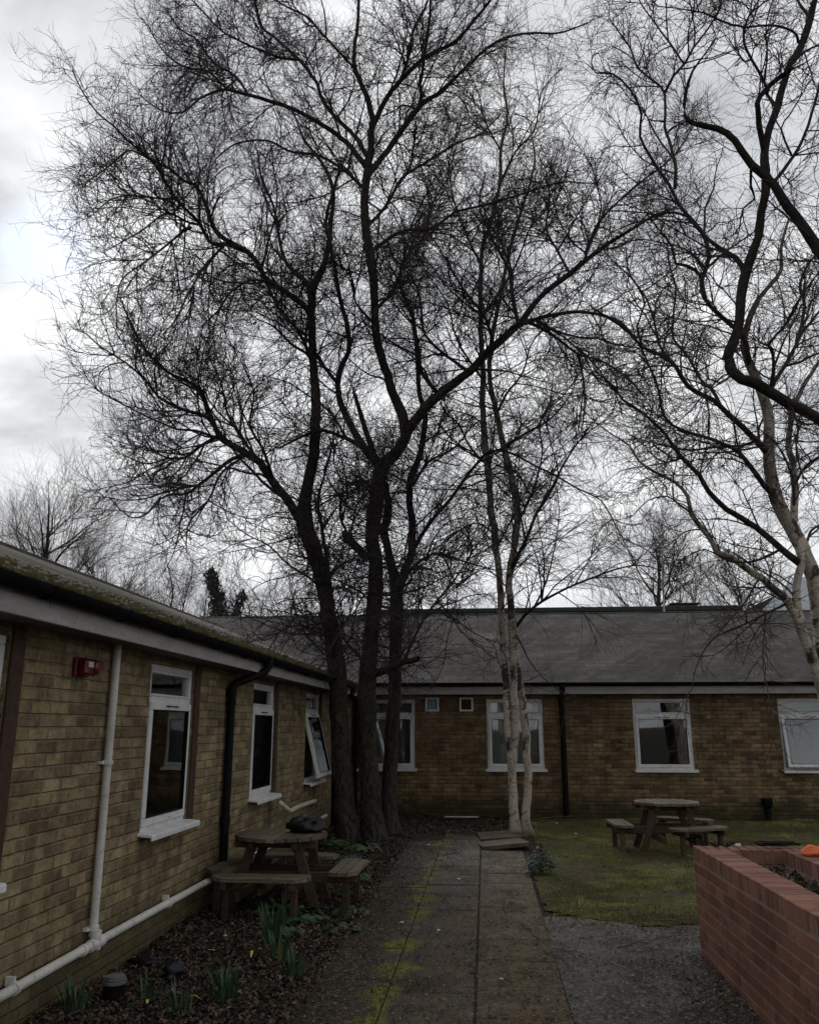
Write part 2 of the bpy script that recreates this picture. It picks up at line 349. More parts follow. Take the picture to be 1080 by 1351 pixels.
def mat_birch():
    m = NT('birch_bark'); uv = m.uv(); z = m.sep(m.pos())[2]
    ln = m.noise(9, 5, .7, m.map(uv, (2.2, 7, 1))); pt = m.noise(3.2, 5, .65, m.map(uv, (1.2, 1, 1)), .8)
    c = m.ramp(m.noise(2.2, 5, .6, m.pos()), [(.3, (.32, .275, .22)), (.7, (.58, .51, .43))])
    c = m.mix(m.ramp(ln, [(.52, 0), (.61, .8)]), c, (.07, .055, .045))
    c = m.mix(m.ramp(pt, [(.52, 0), (.58, .95)]), c, (.03, .026, .022))
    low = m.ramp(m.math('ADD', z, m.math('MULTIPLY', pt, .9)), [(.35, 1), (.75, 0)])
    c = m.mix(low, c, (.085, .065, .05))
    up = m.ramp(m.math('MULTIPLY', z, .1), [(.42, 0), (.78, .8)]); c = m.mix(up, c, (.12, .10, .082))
    return m.done(c, .75, m.bump(m.math('ADD', ln, pt), .6, .012), .2)
M['birch'] = mat_birch()
M['twig'] = simple('dark_twigs', (.042, .030, .038), .8, .3, 3)
M['twig_brown'] = simple('birch_twigs', (.052, .038, .032), .8, .3, 3)
M['twig_far'] = simple('distant_twigs', (.055, .046, .042), .9, .3, 1)
M['soil'] = simple('planter_soil', (.025, .018, .013), .95, .5, 40, .1, 1)
M['clad_green'] = simple('dark_green_cladding', (.020, .030, .027), .5, .3, 2)
M['clad_dark'] = simple('dark_sheet_roof', (.020, .021, .022), .9, .3, 1.5, .08)
M['clad_white'] = simple('pale_sheet_roof', (.42, .45, .50), .6, .15, 2)
M['galv'] = simple('galvanised_steel', (.35, .36, .37), .45, .2, 20, .4, .1, .4)
M['bag'] = simple('black_bin_bag', (.006, .006, .009), .42, .4, 14, .3, .6)
M['cream'] = simple('cream_plastic', (.52, .46, .34), .45, .15, 9)
M['grey_lid'] = simple('grey_lid', (.12, .12, .12), .5, .2, 20)
M['orange'] = simple('orange_rope', (.60, .13, .05), .7, .25, 40)
M['pale'] = simple('pale_scrap', (.45, .45, .42), .7, .2, 20)
M['stick'] = simple('fallen_stick', (.09, .07, .052), .85, .3, 30)
def adopt(root):                        # children were modelled in world metres: keep them there
    inv = Matrix.Translation(-Vector(root.location))
    if root.rotation_euler.z: inv = (Matrix.Translation(root.location) @ Matrix.Rotation(root.rotation_euler.z, 4, 'Z')).inverted()
    for c in root.children: c.matrix_parent_inverse = inv
def frame_matrix(O, U, N):
    m = Matrix.Identity(4)
    for i, c in enumerate((U, (0, 0, 1), N, O)):
        for r in range(3): m[r][i] = c[r]
    return m
ML = frame_matrix((-2.6, 0, 0), (0, 1, 0), (1, 0, 0))
MF = frame_matrix((0, 16.7, 0), (1, 0, 0), (0, -1, 0))

def wall_panel(mb, u0, u1, v0, v1, holes, th=.27):
    us = sorted({u0, u1, *[h[0] for h in holes], *[h[1] for h in holes]}); vs = sorted({v0, v1, *[h[2] for h in holes], *[h[3] for h in holes]})
    inside = lambda a, b: any(h[0] < a < h[1] and h[2] < b < h[3] for h in holes)
    for i in range(len(us) - 1):
        for j in range(len(vs) - 1):
            a, b, c, d = us[i], us[i + 1], vs[j], vs[j + 1]
            if inside((a + b) / 2, (c + d) / 2): continue
            mb.add([(a, c, 0), (b, c, 0), (b, d, 0), (a, d, 0)], [(0, 1, 2, 3)])
            mb.add([(a, c, -th), (b, c, -th), (b, d, -th), (a, d, -th)], [(3, 2, 1, 0)])
    for a, b, c, d in holes:
        mb.add([(a, c, 0), (b, c, 0), (b, d, 0), (a, d, 0), (a, c, -th), (b, c, -th), (b, d, -th), (a, d, -th)],
               [(0, 4, 5, 1), (1, 5, 6, 2), (2, 6, 7, 3), (3, 7, 4, 0)])
    mb.add([(u0, v0, 0), (u1, v0, 0), (u1, v1, 0), (u0, v1, 0), (u0, v0, -th), (u1, v0, -th), (u1, v1, -th), (u0, v1, -th)],
           [(0, 1, 5, 4), (1, 2, 6, 5), (2, 3, 7, 6), (3, 0, 4, 7)])

def make_window(parent, MW, u0, u1, v0, v1, vt, open_deg=0, curtain=None, label=None):
    """transom light over a top-hung sash; drawn in wall coordinates (u along, v up, w out)"""
    fw, dp, wc = .05, .07, -.055
    def rect(mb, a, b, c, d, t, w0, depth, X=None):
        for cc, dd in (((a + b) / 2, c + t / 2), ((a + b) / 2, d - t / 2)):
            mb.box((cc, dd, w0), (b - a, t, depth), None, .5, bev=.006)
        for uu in (a + t / 2, b - t / 2):
            mb.box((uu, (c + d) / 2, w0), (t, d - c - 2 * t, depth - .002), None, .5, bev=.006)
    mb = MB(); rect(mb, u0, u1, v0, v1, fw, wc, dp); mb.box(((u0 + u1) / 2, vt, wc), (u1 - u0 - 2 * fw, .05, dp - .004), None, .5, bev=.006)
    rect(mb, u0 + fw + .001, u1 - fw - .001, vt + .026, v1 - fw - .001, .022, wc + .012, .05)
    win = mb.build('window', M['white'], parent, M=MW)
    if label: win['label'] = label
    pm = MB(); pm.box(((u0 + u1) / 2, (vt + v1) / 2, wc), (u1 - u0 - 2 * fw - .03, v1 - vt - .11, .008)); pm.build('pane', M['glass'], win, M=MW)
    R = Matrix.Translation((0, vt - .03, wc + .03)) @ Matrix.Rotation(math.radians(-open_deg), 4, 'X') @ Matrix.Translation((0, -(vt - .03), -(wc + .03)))
    sb = MB(); a, b, c, d = u0 + fw - .012, u1 - fw + .012, v0 + fw - .01, vt - .02
    rect(sb, a, b, c, d, .062, wc + .03, .055); sash = sb.build('sash', M['white'], win, M=MW @ R)
    gk = MB(); rect(gk, a + .058, b - .058, c + .058, d - .058, .008, wc + .036, .05); gk.build('gasket', M['black'], win, M=MW @ R)
    pm = MB(); pm.box(((a + b) / 2, (c + d) / 2, wc + .03), (b - a - .12, d - c - .12, .022)); pm.build('pane', M['glass'], win, M=MW @ R)
    vb = MB()
    for k in (-1, 1): vb.box(((u0 + u1) / 2 + k * .075, d - .028, wc + .0595), (.125, .012, .006))
    vb.build('vent', M['black'], win, M=MW @ R)
    hb = MB(); hb.box(((u0 + u1) / 2 + .1, v0 + .075, wc + .064), (.09, .018, .018), None, .5, .003); hb.build('handle', M['white'], win, M=MW @ R)
    s = MB(); s.box(((u0 + u1) / 2, v0 - .008, .03), (u1 - u0 + .08, .022, .17), Matrix.Rotation(math.radians(5), 3, 'X'), .5, .004)
    s.box(((u0 + u1) / 2, v0 - .030, .112), (u1 - u0 + .08, .035, .012), None, .5, .003); s.build('sill', M['white'], win, M=MW)
    if curtain:
        cb = MB(); n = 60; A, Bq = u0 + .04, u1 - .04; vs = []
        if curtain == 'half': Bq = u0 + (u1 - u0) * .42
        for i in range(n + 1):
            u = A + (Bq - A) * i / n; w = -.20 + (.0 if curtain == 'blind' else .016 * math.sin(i * 1.5 + math.sin(i * .37) * 1.7))
            vs += [(u, v0 + .02, w), (u, v1 - .05, w)]
        cb.add(vs, [(2 * i, 2 * i + 2, 2 * i + 3, 2 * i + 1) for i in range(n)])
        cb.build('blind' if curtain == 'blind' else 'curtain', M['blind' if curtain == 'blind' else 'curtain'], win, M=MW)
    return win

# ---------------- left wing
lw = empty('brick_building', (-4.5, 6, 0), 0, 'low yellow-brown brick wing with a mossy sloping roof, running away along the leaf bed', 'building')
WL = [(3.40, 4.42), (6.45, 7.45), (9.45, 10.45), (12.32, 13.36)]
mb = MB(); wall_panel(mb, -5, 16.69, -.2, 2.36, [(a, b, .87, 2.14) for a, b in WL]); mb.build('wall', M['brick_left'], lw, M=ML)
for i, (a, b) in enumerate(WL):
    make_window(lw, ML, a, b, .87, 2.14, 1.86, open_deg=(14 if i == 3 else 0), curtain=(None, None, 'half', 'blind')[i],
                label=(None, None, None, 'window with its lower sash tilted open')[i])
    t = MB(); t.box((b + .075, 1.525, .009), (.13, 1.33, .018), None, .5, .003); t.build('cover_strip', M['timber_dark'], lw, M=ML)
mb = MB()                                # rear and end walls, floor and ceiling of the rooms
mb.box((-10.4, 5.8, 1.1), (.25, 21.7, 2.5)); mb.box((-6.45, -5.12, 1.1), (7.7, .25, 2.5)); mb.build('rear_wall', M['brick_left'], lw)
mb = MB(); mb.box((-6.6, 5.8, -.02), (7.4, 21.4, .1)); mb.build('room_floor', M['room_floor'], lw)
mb = MB(); mb.box((-6.6, 5.8, 2.42), (7.4, 21.4, .04)); mb.box((-5.6, 8.0, 1.2), (.1, 15.6, 2.36)); mb.build('room_lining', M['room'], lw)
TL = .392; eL = (-2.25, 2.385); rx = -6.45; rz = eL[1] + TL * (eL[0] - rx)
def sheet(mb, corners, th):              # roof slope with thickness
    c = [Vector(p) for p in corners]; n = (c[1] - c[0]).cross(c[2] - c[0]).normalized()
    if n.z < 0: n = -n
    lo = [p - n * th for p in c]; k = len(c); up = (c[1] - c[0]).cross(c[2] - c[0]).z > 0
    r = list(range(k)); mb.add([*c, *lo], [r if up else r[::-1], [i + k for i in (r[::-1] if up else r)]] + [(i, i + k, (i + 1) % k + k, (i + 1) % k) if up else (i, (i + 1) % k, (i + 1) % k + k, i + k) for i in range(k)])
mb = MB(); yv = 16.35 + (eL[1] - 2.46) / .376
sheet(mb, [(eL[0], -5.3, eL[1]), (eL[0], yv, eL[1]), (rx, yv + TL * (eL[0] - rx) / .376, rz), (rx, -5.3, rz)], .04)
sheet(mb, [(rx - .002, -5.3, rz), (rx - .002, 20.4, rz), (-10.8, 20.4, rz - TL * 4.35), (-10.8, -5.3, rz - TL * 4.35)], .04)
mb.build('roof', M['roof_left'], lw)
mb = MB(); mb.tube([(rx, -5.3, rz - .02), (rx, 20.3, rz - .02)], .065, 8); mb.build('ridge_capping', M['roof_left'], lw)
mb = MB(); mb.box((-2.34, 5.5, 2.258), (.02, 21.8, .125), None, .5, .003); mb.build('fascia', M['fascia'], lw)
mb = MB(); mb.box((-2.476, 5.5, 2.215), (.248, 21.8, .012)); mb.build('soffit', M['soffit'], lw)
def gutter(name, a, b, r, parent):
    mb = MB(); a = Vector(a); b = Vector(b); d = (b - a).normalized(); s = d.cross(Vector((0, 0, 1))); n = 12; ring = []
    for rr in (r, r - .006):
        for k in range(n + 1):
            an = math.pi * (1 + k / n); ring.append((math.cos(an) * rr, math.sin(an) * rr))
    o = list(range(n + 1)) + list(range(2 * n + 1, n, -1)); vs = []
    for P in (a, b): vs += [P + s * ring[i][0] + Vector((0, 0, ring[i][1] * 1.05)) for i in o]
    m_ = len(o); mb.add(vs, [(i, (i + 1) % m_, (i + 1) % m_ + m_, i + m_) for i in range(m_)])
    L = (b - a).length; k = .9
    while k < L:                          # brackets
        mb.tube([a + d * k + s * math.cos(t) * (r + .004) + Vector((0, 0, math.sin(t) * (r + .004) * 1.05)) for t in np.linspace(math.pi, 2 * math.pi, 9)], .008, 5); k += .95
    return mb.build(name, M['black_gutter'], parent, smooth=False)
gutter('gutter', (-2.275, -5.3, 2.375), (-2.275, 16.3, 2.35), .058, lw)
def soft(pts, n=8):
    P = [Vector(p) for p in pts]; out = [P[0]]
    for i in range(1, len(P) - 1):
        a = P[i] + (P[i - 1] - P[i]).normalized() * .07; b = P[i] + (P[i + 1] - P[i]).normalized() * .07
        for k in range(n + 1):
            t = k / n; out.append(a * (1 - t) ** 2 + P[i] * 2 * t * (1 - t) + b * t * t)
    return out + [P[-1]]
def downpipe(pts, r, parent, joints, mat='black', name='downpipe'):
    mb = MB(); mb.tube(soft(pts), r, 14)
    for a, b, rr in joints: mb.tube([a, b], rr, 14)
    return mb.build(name, M[mat], parent, smooth=False)
X0 = -2.545
downpipe([(-2.265, 8.75, 2.36), (-2.265, 8.74, 2.22), (X0, 8.43, 2.06), (X0, 8.43, .02)], .042, lw,
         [((-2.265, 8.75, 2.35), (-2.265, 8.745, 2.25), .052), ((X0, 8.43, 2.03), (X0, 8.43, 1.95), .05), ((X0, 8.43, 1.9), (X0, 8.43, 1.86), .05), ((X0, 8.43, .8), (X0, 8.43, .72), .05)])
downpipe([(-2.265, 14.75, 2.36), (-2.265, 14.74, 2.24), (X0, 14.6, 2.1), (X0, 14.6, .02)], .05, lw, [((X0, 14.6, 1.4), (X0, 14.6, 1.3), .058)])
# white waste pipe: vertical from the eaves, running along the wall, with clips and a tee
mb = MB(); mb.tube([(-2.56, 5.71, 2.24), (-2.56, 5.71, .34)], .027, 14)
for z in (1.43, .40): mb.tube([(-2.56, 5.71, z), (-2.56, 5.71, z - .028)], .036, 14); mb.box((-2.582, 5.69, z - .014), (.03, .11, .02))
mb.tube([(-2.54, 5.71, .37), (-2.54, 5.71, .26)], .036, 14); mb.tube([(-2.54, 5.63, .292), (-2.54, 5.80, .292)], .038, 14)
mb.tube([(-2.54, 5.52, .292), (-2.54, 5.555, .292)], .035, 14)
mb.tube([(-2.54, y, .292 + .004 * math.sin(y * 1.3)) for y in np.linspace(-1, 13.8, 60)], .028, 14)
for y in (4.75, 7.0, 8.9, 10.6, 12.2):
    mb.tube([(-2.54, y - .015, .292), (-2.54, y + .015, .292)], .036, 12); mb.box((-2.565, y, .328), (.05, .022, .045))
wp = mb.build('waste_pipe', M['pipe_white'], lw)
adopt(lw)
# moss cushions along the lower slates
mb = MB()
for _ in range(2600):
    y = random.uniform(3.5, 16); d = random.random() ** 1.7 * 1.9 - .02; x = eL[0] - d; z = eL[1] + TL * d; r = random.uniform(.006, .026) * (1.1 - d * .5)
    vs = [(x, y, z + r * .8)]; k = 7; ph = random.random()
    for q in range(k): a = 2 * math.pi * q / k + ph; vs.append((x + math.cos(a) * r * .75 * random.uniform(.8, 1.2), y + math.sin(a) * r * random.uniform(.8, 1.3), z + r * .45 - math.cos(a) * r * .3))
    for q in range(k): a = 2 * math.pi * q / k + ph; vs.append((x + math.cos(a) * r, y + math.sin(a) * r * 1.3, z - .01 - math.cos(a) * r * .392))
    mb.add(vs, [(0, 1 + q, 1 + (q + 1) % k) for q in range(k)] + [(1 + q, 1 + k + q, 1 + k + (q + 1) % k, 1 + (q + 1) % k) for q in range(k)])
mo = mb.build('moss', simple('roof_moss', (.044, .039, .015), .95, .6, 12, .1, 1), lw, smooth=True); mo['kind'] = 'stuff'
adopt(lw)

# ---------------- far wing
fw_ = empty('brick_building', (2, 19, 0), 0, 'brown brick wing closing the far end of the courtyard, under a long grey slate roof', 'building')
WF = [(-2.44, -1.36, 0, 'curtain'), (.03, 1.11, 0, 'curtain'), (2.81, 3.89, 0, None), (5.50, 6.58, 9, 'blind'), (8.2, 9.28, 0, None)]
mb = MB(); wall_panel(mb, -10.3, 15, -.2, 2.4, [(a, b, .87, 2.17) for a, b, *_ in WF]); mb.build('wall', M['brick_far'], fw_, M=MF)
for a, b, o, c in WF: make_window(fw_, MF, a, b, .87, 2.17, 1.87, open_deg=o, curtain=c, label='window with its lower sash tilted open' if o else None)
mb = MB(); mb.box((2.35, 26.9, 1.1), (25.3, .25, 2.6)); mb.box((15.0 - .13, 21.9, 1.1), (.25, 9.6, 2.55)); mb.box((-10.17, 21.95, 1.1), (.25, 9.6, 2.55)); mb.build('rear_wall', M['brick_far'], fw_)
mb = MB(); mb.box((2.35, 21.9, -.02), (24.5, 9.7, .1)); mb.build('room_floor', M['room_floor'], fw_)
mb = MB(); mb.box((2.35, 21.9, 2.44), (24.5, 9.7, .04)); mb.box((2.35, 20.4, 1.2), (24.4, .1, 2.34)); mb.build('room_lining', M['room'], fw_)
mb = MB(); zr = 2.46 + .376 * (21.7 - 16.35)
sheet(mb, [(-10.6, 16.35, 2.46), (15.4, 16.35, 2.46), (15.4, 21.7, zr), (-10.6, 21.7, zr)], .045)
sheet(mb, [(-10.6, 21.702, zr), (15.4, 21.702, zr), (15.4, 27.2, zr - .376 * 5.5), (-10.6, 27.2, zr - .376 * 5.5)], .045)
mb.build('roof', M['roof_far'], fw_)
mb = MB(); mb.tube([(-10.6, 21.7, zr - .025), (15.4, 21.7, zr - .025)], .05, 8)
for k in range(8): mb.tube([(-8 + k * 3.1, 16.36, 2.469), (-8 + k * 3.1, 21.65, 2.469 + .376 * 5.29)], .007, 5)
mb.build('ridge_capping', M['roof_far'], fw_)
mb = MB(); mb.box((6.5, 16.44, 2.325), (17.4, .02, .145), None, .5, .003); mb.build('fascia', M['fascia'], fw_)
mb = MB(); mb.box((6.5, 16.575, 2.275), (17.4, .245, .012)); mb.build('soffit', M['soffit'], fw_)
gutter('gutter', (-2.2, 16.365, 2.47), (15.2, 16.365, 2.45), .06, fw_)
downpipe([(1.47, 16.365, 2.42), (1.47, 16.365, 2.33), (1.47, 16.64, 2.2), (1.47, 16.64, .02)], .052, fw_,
         [((1.47, 16.64, 2.12), (1.47, 16.64, 2.02), .054), ((1.47, 16.64, 1.2), (1.47, 16.64, 1.1), .054), ((1.47, 16.365, 2.42), (1.47, 16.365, 2.35), .055)])
downpipe([(-2.2, 16.4, 2.40), (-2.25, 16.4, 2.3), (-2.5, 16.62, 2.15), (-2.5, 16.62, .02)], .045, fw_, [((-2.5, 16.62, 1.2), (-2.5, 16.62, 1.1), .054)])
for u in (-1.025, -.36):                 # two small square vent windows under the eaves
    mb = MB()
    for s in (-1, 1): mb.box((u + s * .115, 2.07, .012), (.035, .265, .05), None, .5, .004); mb.box((u, 2.07 + s * .115, .0125), (.195, .035, .047), None, .5, .004)
    v = mb.build('vent', M['white'], fw_, M=MF)
    mb = MB(); mb.box((u, 2.07, .008), (.195, .195, .01))
    if u > -.5:
        for k in range(7): mb.box((u, 1.99 + k * .027, .018), (.19, .006, .016), Matrix.Rotation(.5, 3, 'X'))
    mb.build('pane', M['frosted'] if u < -.5 else M['timber_dark'], v, M=MF)
adopt(fw_)

# ---------------- fittings on the walls
YA = 5.25
al = empty('fire_alarm_sounder', (-2.6, 5.25, 2.02), 0, 'red fire alarm sounder box fixed to the yellow brick wall under the eaves', 'alarm')
mb = MB(); mb.box((-2.585, 5.25, 2.02), (.03, .19, .12), None, .5, .008); mb.build('back_box', M['red_dark'], al)
mb = MB(); mb.box((-2.535, 5.24, 2.02), (.07, .165, .105), None, .5, .016); mb.build('housing', M['red'], al)
mb = MB(); mb.tube([(-2.5, 5.29, 2.02), (-2.49, 5.29, 2.02), (-2.482, 5.29, 2.02)], [.046, .043, .03], 18); mb.build('horn', M['red'], al, smooth=False)
mb = MB(); mb.box((-2.4965, 5.20, 2.035), (.003, .07, .035)); mb.build('label_plate', M['pale'], al); adopt(al)
bl = empty('bulkhead_light', (-2.6, 14.16, 2.12), 0, 'round white bulkhead light high on the far end of the left brick wall', 'wall light')
mb = MB(); mb.tube([(-2.6, 14.16, 2.12), (-2.565, 14.16, 2.12)], .15, 24); mb.build('base', M['pipe_white'], bl)
mb = MB(); mb.tube([(-2.565, 14.16, 2.12), (-2.54, 14.16, 2.12), (-2.51, 14.16, 2.12), (-2.49, 14.16, 2.12)], [.135, .13, .10, .04], 24); mb.build('diffuser', M['lamp'], bl, smooth=True); adopt(bl)
# black soil gully at the foot of the far wall
gl = empty('drain_gully', (5.08, 16.55, 0), 0, 'short black drain pipe with hopper against the far brick wall behind the round table', 'drain')
mb = MB(); mb.tube([(5.08, 16.55, 0), (5.08, 16.55, .22)], .055, 14); mb.tube([(5.08, 16.55, .1), (5.08, 16.55, .14)], .065, 14); mb.build('pipe', M['black'], gl)
mb = MB(); mb.tube([(5.08, 16.55, .2), (5.08, 16.55, .26), (5.08, 16.55, .36), (5.08, 16.55, .38)], [.06, .09, .105, .10], 12); mb.build('hopper', M['black'], gl); adopt(gl)
# pale bent conduit hanging off the left wall
ph = MB(); ph.tube(soft([(-2.45, 10.3, .77), (-2.47, 10.9, .62), (-2.5, 11.6, .62), (-2.5, 12.7, .60), (-2.57, 12.9, .53)]), .030, 10)
tag(ph.build('bent_pipe', M['cream'], None, smooth=True), 'loose cream pipe bent upward along the brick wall behind the bin bag', 'pipe')

# ---------------- beyond the far roof
hb = empty('flat_roofed_building', (2.3, 30, 0), 0, 'dark green flat-roofed block just showing above the far slate ridge', 'building')
mb = MB(); mb.box((2.3, 30.6, 2.3), (11.3, 6.4, 4.6)); mb.build('wall', M['clad_green'], hb)
mb = MB()
for x0, x1 in ((-3.55, 8.2),): mb.box(((x0 + x1) / 2, 30.6, 4.76 + .55), (x1 - x0, 6.9, .16), None, .5, .02)
mb.box((2.3, 27.3, 5.05), (11.6, .08, .55)); mb.build('roof', M['clad_green'], hb)
mb = MB(); mb.box((6.5, 27.75, 5.38), (.75, .6, .22), None, .5, .03); mb.box((6.5, 27.75, 5.5), (.95, .7, .05), None, .5, .01); mb.build('roof_vent', M['timber_dark'], hb); adopt(hb)
an = empty('tv_aerial', (4.98, 23.5, 3.6), 0, 'thin television aerial on a tall mast rising above the far roof ridge', 'aerial')
mb = MB(); A = at(876, 812, 23.5); B = at(872, 716, 23.5); mb.tube([A, B], .026, 6); mb.build('mast', M['galv'], an)
mb = MB(); C = at(845, 720, 23.2); mb.tube([B + np.array([.12, 0, -.14]), C], .02, 6); mb.build('boom', M['galv'], an)
for k in range(7):
    t = k / 6; P = (B + np.array([.1, 0, -.13])) * (1 - t) + C * t; mb = MB(); l = .26 - .02 * k; mb.tube([P - np.array([-.25, .3, l * .9]), P + np.array([-.25, .3, l * .9])], .010, 5); mb.build('element', M['galv'], an)
adopt(an)
# hall with dark hipped roof, white roof and lattice frame, far right
hh = empty('sports_hall', (12, 34, 0), 0, 'large hall with dark hipped roof and pale sheet roof behind the birch limbs', 'building')
mb = MB(); mb.box((15, 39.5, 2.6), (12, 8.5, 5.4)); mb.build('wall', M['clad_dark'], hh)
def hip(x0, x1, y0, y1, z0, z1, inset):
    m_ = MB(); m_.add([(x0, y0, z0), (x1, y0, z0), (x1, y1, z0), (x0, y1, z0), (x0 + inset, (y0 + y1) / 2, z1), (x1 - inset, (y0 + y1) / 2, z1)], [(0, 1, 5, 4), (1, 2, 5), (2, 3, 4, 5), (3, 0, 4), (3, 2, 1, 0)]); return m_
hip(8.6, 21.5, 35, 44, 5.2, 7.6, 5.0).build('roof', M['clad_dark'], hh)
m2 = MB(); m2.add([(10.2, 34.2, 5.35), (22, 34.2, 5.35), (22, 35.2, 8.4), (12.8, 35.2, 7.6), (10.2, 33.95, 5.35), (22, 33.95, 5.35)], [(0, 1, 2, 3), (4, 5, 1, 0)])
m2.box((16, 34.45, 2.6), (11.5, .9, 5.2)); m2.build('porch_roof', M['clad_white'], hh)
mb = MB(); A0, A1, B0, B1 = [at(*p, 33.8) for p in ((972, 806), (1050, 772), (978, 792), (1050, 756))]
mb.tube([A0, A1], .035, 6); mb.tube([B0, B1], .035, 6)
for k in range(6):
    t = k / 5; P = A0 * (1 - t) + A1 * t; Q = B0 * (1 - min(1, t + .1)) + B1 * min(1, t + .1); mb.tube([P, Q], .025, 5)
    if k < 5: P2 = A0 * (1 - t - .2) + A1 * (t + .2); mb.tube([Q, P2], .02, 5)
mb.build('lattice_frame', M['galv'], hh); adopt(hh)
# ---------------- ground: one displaced sheet out to the horizon
def axis(a, b, st, far):
    fine = list(np.arange(a, b + 1e-6, st)); out = []; d = st * 2; x = a
    while x > -far: x -= d; out.append(x); d *= 1.7
    lo = out[::-1]; out = []; d = st * 2; x = b
    while x < far: x += d; out.append(x); d *= 1.7
    return np.array(lo + fine + out)
def gh(x, y):
    """height of the soil bed: mounded leaf litter left and right of the path"""
    n = mn.noise(Vector((x * .9, y * .9, 0))) * .03 + mn.noise(Vector((x * 4, y * 4, 2))) * .012 + mn.noise(Vector((x * 13, y * 13, 4))) * .006
    bed = max(0, min(1, (-1.15 - x) / .5)) * .035
    path = max(0, 1 - max(0, abs(x + .35) - .85) / .35) if y < 14.6 else 0
    return (n + bed) * (1 - path) + (.004 + n * .2) * path
GX = axis(-2.7, 7.2, .07, 250); GY = axis(4.6, 16.8, .07, 400)
V = np.array([(x, y, gh(x, y) if -3 < x < 8 and 4 < y < 17.5 else -.03) for y in GY for x in GX]); nx, ny = len(GX), len(GY)
ii, jj = np.meshgrid(np.arange(nx - 1), np.arange(ny - 1)); b0 = (jj * nx + ii).ravel()
tag(np_mesh('ground', V, np.stack([b0, b0 + 1, b0 + nx + 1, b0 + nx], 1), M['ground']), 'dark leafy soil', None, None, 'structure')

# ---------------- path of worn slabs in three strips
mb = MB(); cols = [(-1.22, -.661), (-.659, -.104), (-.093, .475)]
for ci, (a, b) in enumerate(cols):
    y = 2.0 + ci * .17
    while y < (13.0, 14.4, 13.4)[ci]:
        L = (.62, .62, .91)[ci] if ci != 2 else .62
        g = .006; tilt = Matrix.Rotation(random.gauss(0, .004), 3, 'X') @ Matrix.Rotation(random.gauss(0, .005), 3, 'Y')
        if not (ci == 2 and y > 12.0):
            mb.box(((a + b) / 2, y + L / 2, -.022 + random.uniform(-.004, .004)), (b - a - g, L - g, .07), tilt, random.random(), .005)
        y += L
pth = mb
mb = pth                                  # slabs lifted by the birch roots
mb.box((.20, 12.72, .035), (.66, .95, .055), Matrix.Rotation(-.05, 3, 'X') @ Matrix.Rotation(-.09, 3, 'Y') @ Matrix.Rotation(.12, 3, 'Z'), .6, .006)
mb.box((.19, 13.62, .035), (.66, .72, .055), Matrix.Rotation(.03, 3, 'X') @ Matrix.Rotation(-.06, 3, 'Y') @ Matrix.Rotation(.1, 3, 'Z'), .4, .006)
tag(mb.build('path', M['slab']), None, None, None, 'structure')

# ---------------- gravel and lawn, sheets following the soil a few mm above
def patch(name, inside, mat, dz, st=.07, kind='structure', x0=.4, x1=7.2, y0=4.0, y1=16.6):
    xs = np.arange(x0, x1, st); ys = np.arange(y0, y1, st); vs = []; idx = {}; fs = []
    def vid(i, j):
        if (i, j) not in idx:
            x, y = xs[i], ys[j]; idx[(i, j)] = len(vs); vs.append((x, y, gh(x, y) + dz))
        return idx[(i, j)]
    for j in range(len(ys) - 1):
        for i in range(len(xs) - 1):
            if inside(xs[i] + st / 2, ys[j] + st / 2): fs.append((vid(i, j), vid(i + 1, j), vid(i + 1, j + 1), vid(i, j + 1)))
    o = np_mesh(name, np.array(vs), np.array(fs), M[mat]); tag(o, None, None, None, kind); return o
wig = lambda x, y, s=1.1, a=.55: mn.noise(Vector((x * s, y * s, 9))) * a + mn.noise(Vector((x * 5, y * 5, 3))) * .22 + mn.noise(Vector((x * 17, y * 17, 3))) * .12
lawn_in = lambda x, y: x > .49 + max(0, wig(x, y)) * .35 + (.0 if y < 11 else .2) and y > 7.95 - .25 * (x - 1) + wig(x, y) and y < 16.35 + wig(x, y) * .8
gravel_in = lambda x, y: .50 < x < 6 and y < 8.0 + wig(x, y) and not lawn_in(x, y)
patch('gravel', gravel_in, 'gravel', .012); patch('lawn', lawn_in, 'lawn', .016, st=.035)

# ---------------- dead leaves: thousands of small bent leaves
def leaf_cloud(name, P, size, mat, kind='stuff', up=.45, label=None, fold=.6):
    n = len(P); a = rng.uniform(0, 2 * np.pi, n); s = rng.uniform(.55, 1.3, n) * size; tl = rng.normal(0, up, (n, 2))
    u = np.stack([np.cos(a), np.sin(a), tl[:, 0]], 1); w = np.stack([-np.sin(a), np.cos(a), tl[:, 1]], 1) * .62; up_ = np.zeros((n, 3)); up_[:, 2] = 1
    c = rng.uniform(.1, 1, n)[:, None] * fold
    V = np.stack([P - u * s[:, None], P + w * s[:, None] * .8 + up_ * c * s[:, None], P + u * s[:, None] * 1.1, P - w * s[:, None] * .8 + up_ * c * s[:, None]], 1).reshape(-1, 3)
    b = np.arange(n) * 4; Fq = np.concatenate([np.stack([b, b + 1, b + 2], 1), np.stack([b, b + 2, b + 3], 1)])
    t = rng.random(n); return tag(np_mesh(name, V, Fq, M[mat], tone=np.concatenate([t, t]), smooth=False), label, None, None, kind)
def scatter(n, dens):
    out = []
    while len(out) < n:
        x = random.uniform(-2.6, 7); y = 4.8 + 11.9 * random.random() ** 1.25
        if random.random() < dens(x, y): out.append((x, y, gh(x, y) + random.uniform(.004, .022) + (.045 if abs(x + .37) < .86 and y < 14 else 0)))
    return np.array(out)
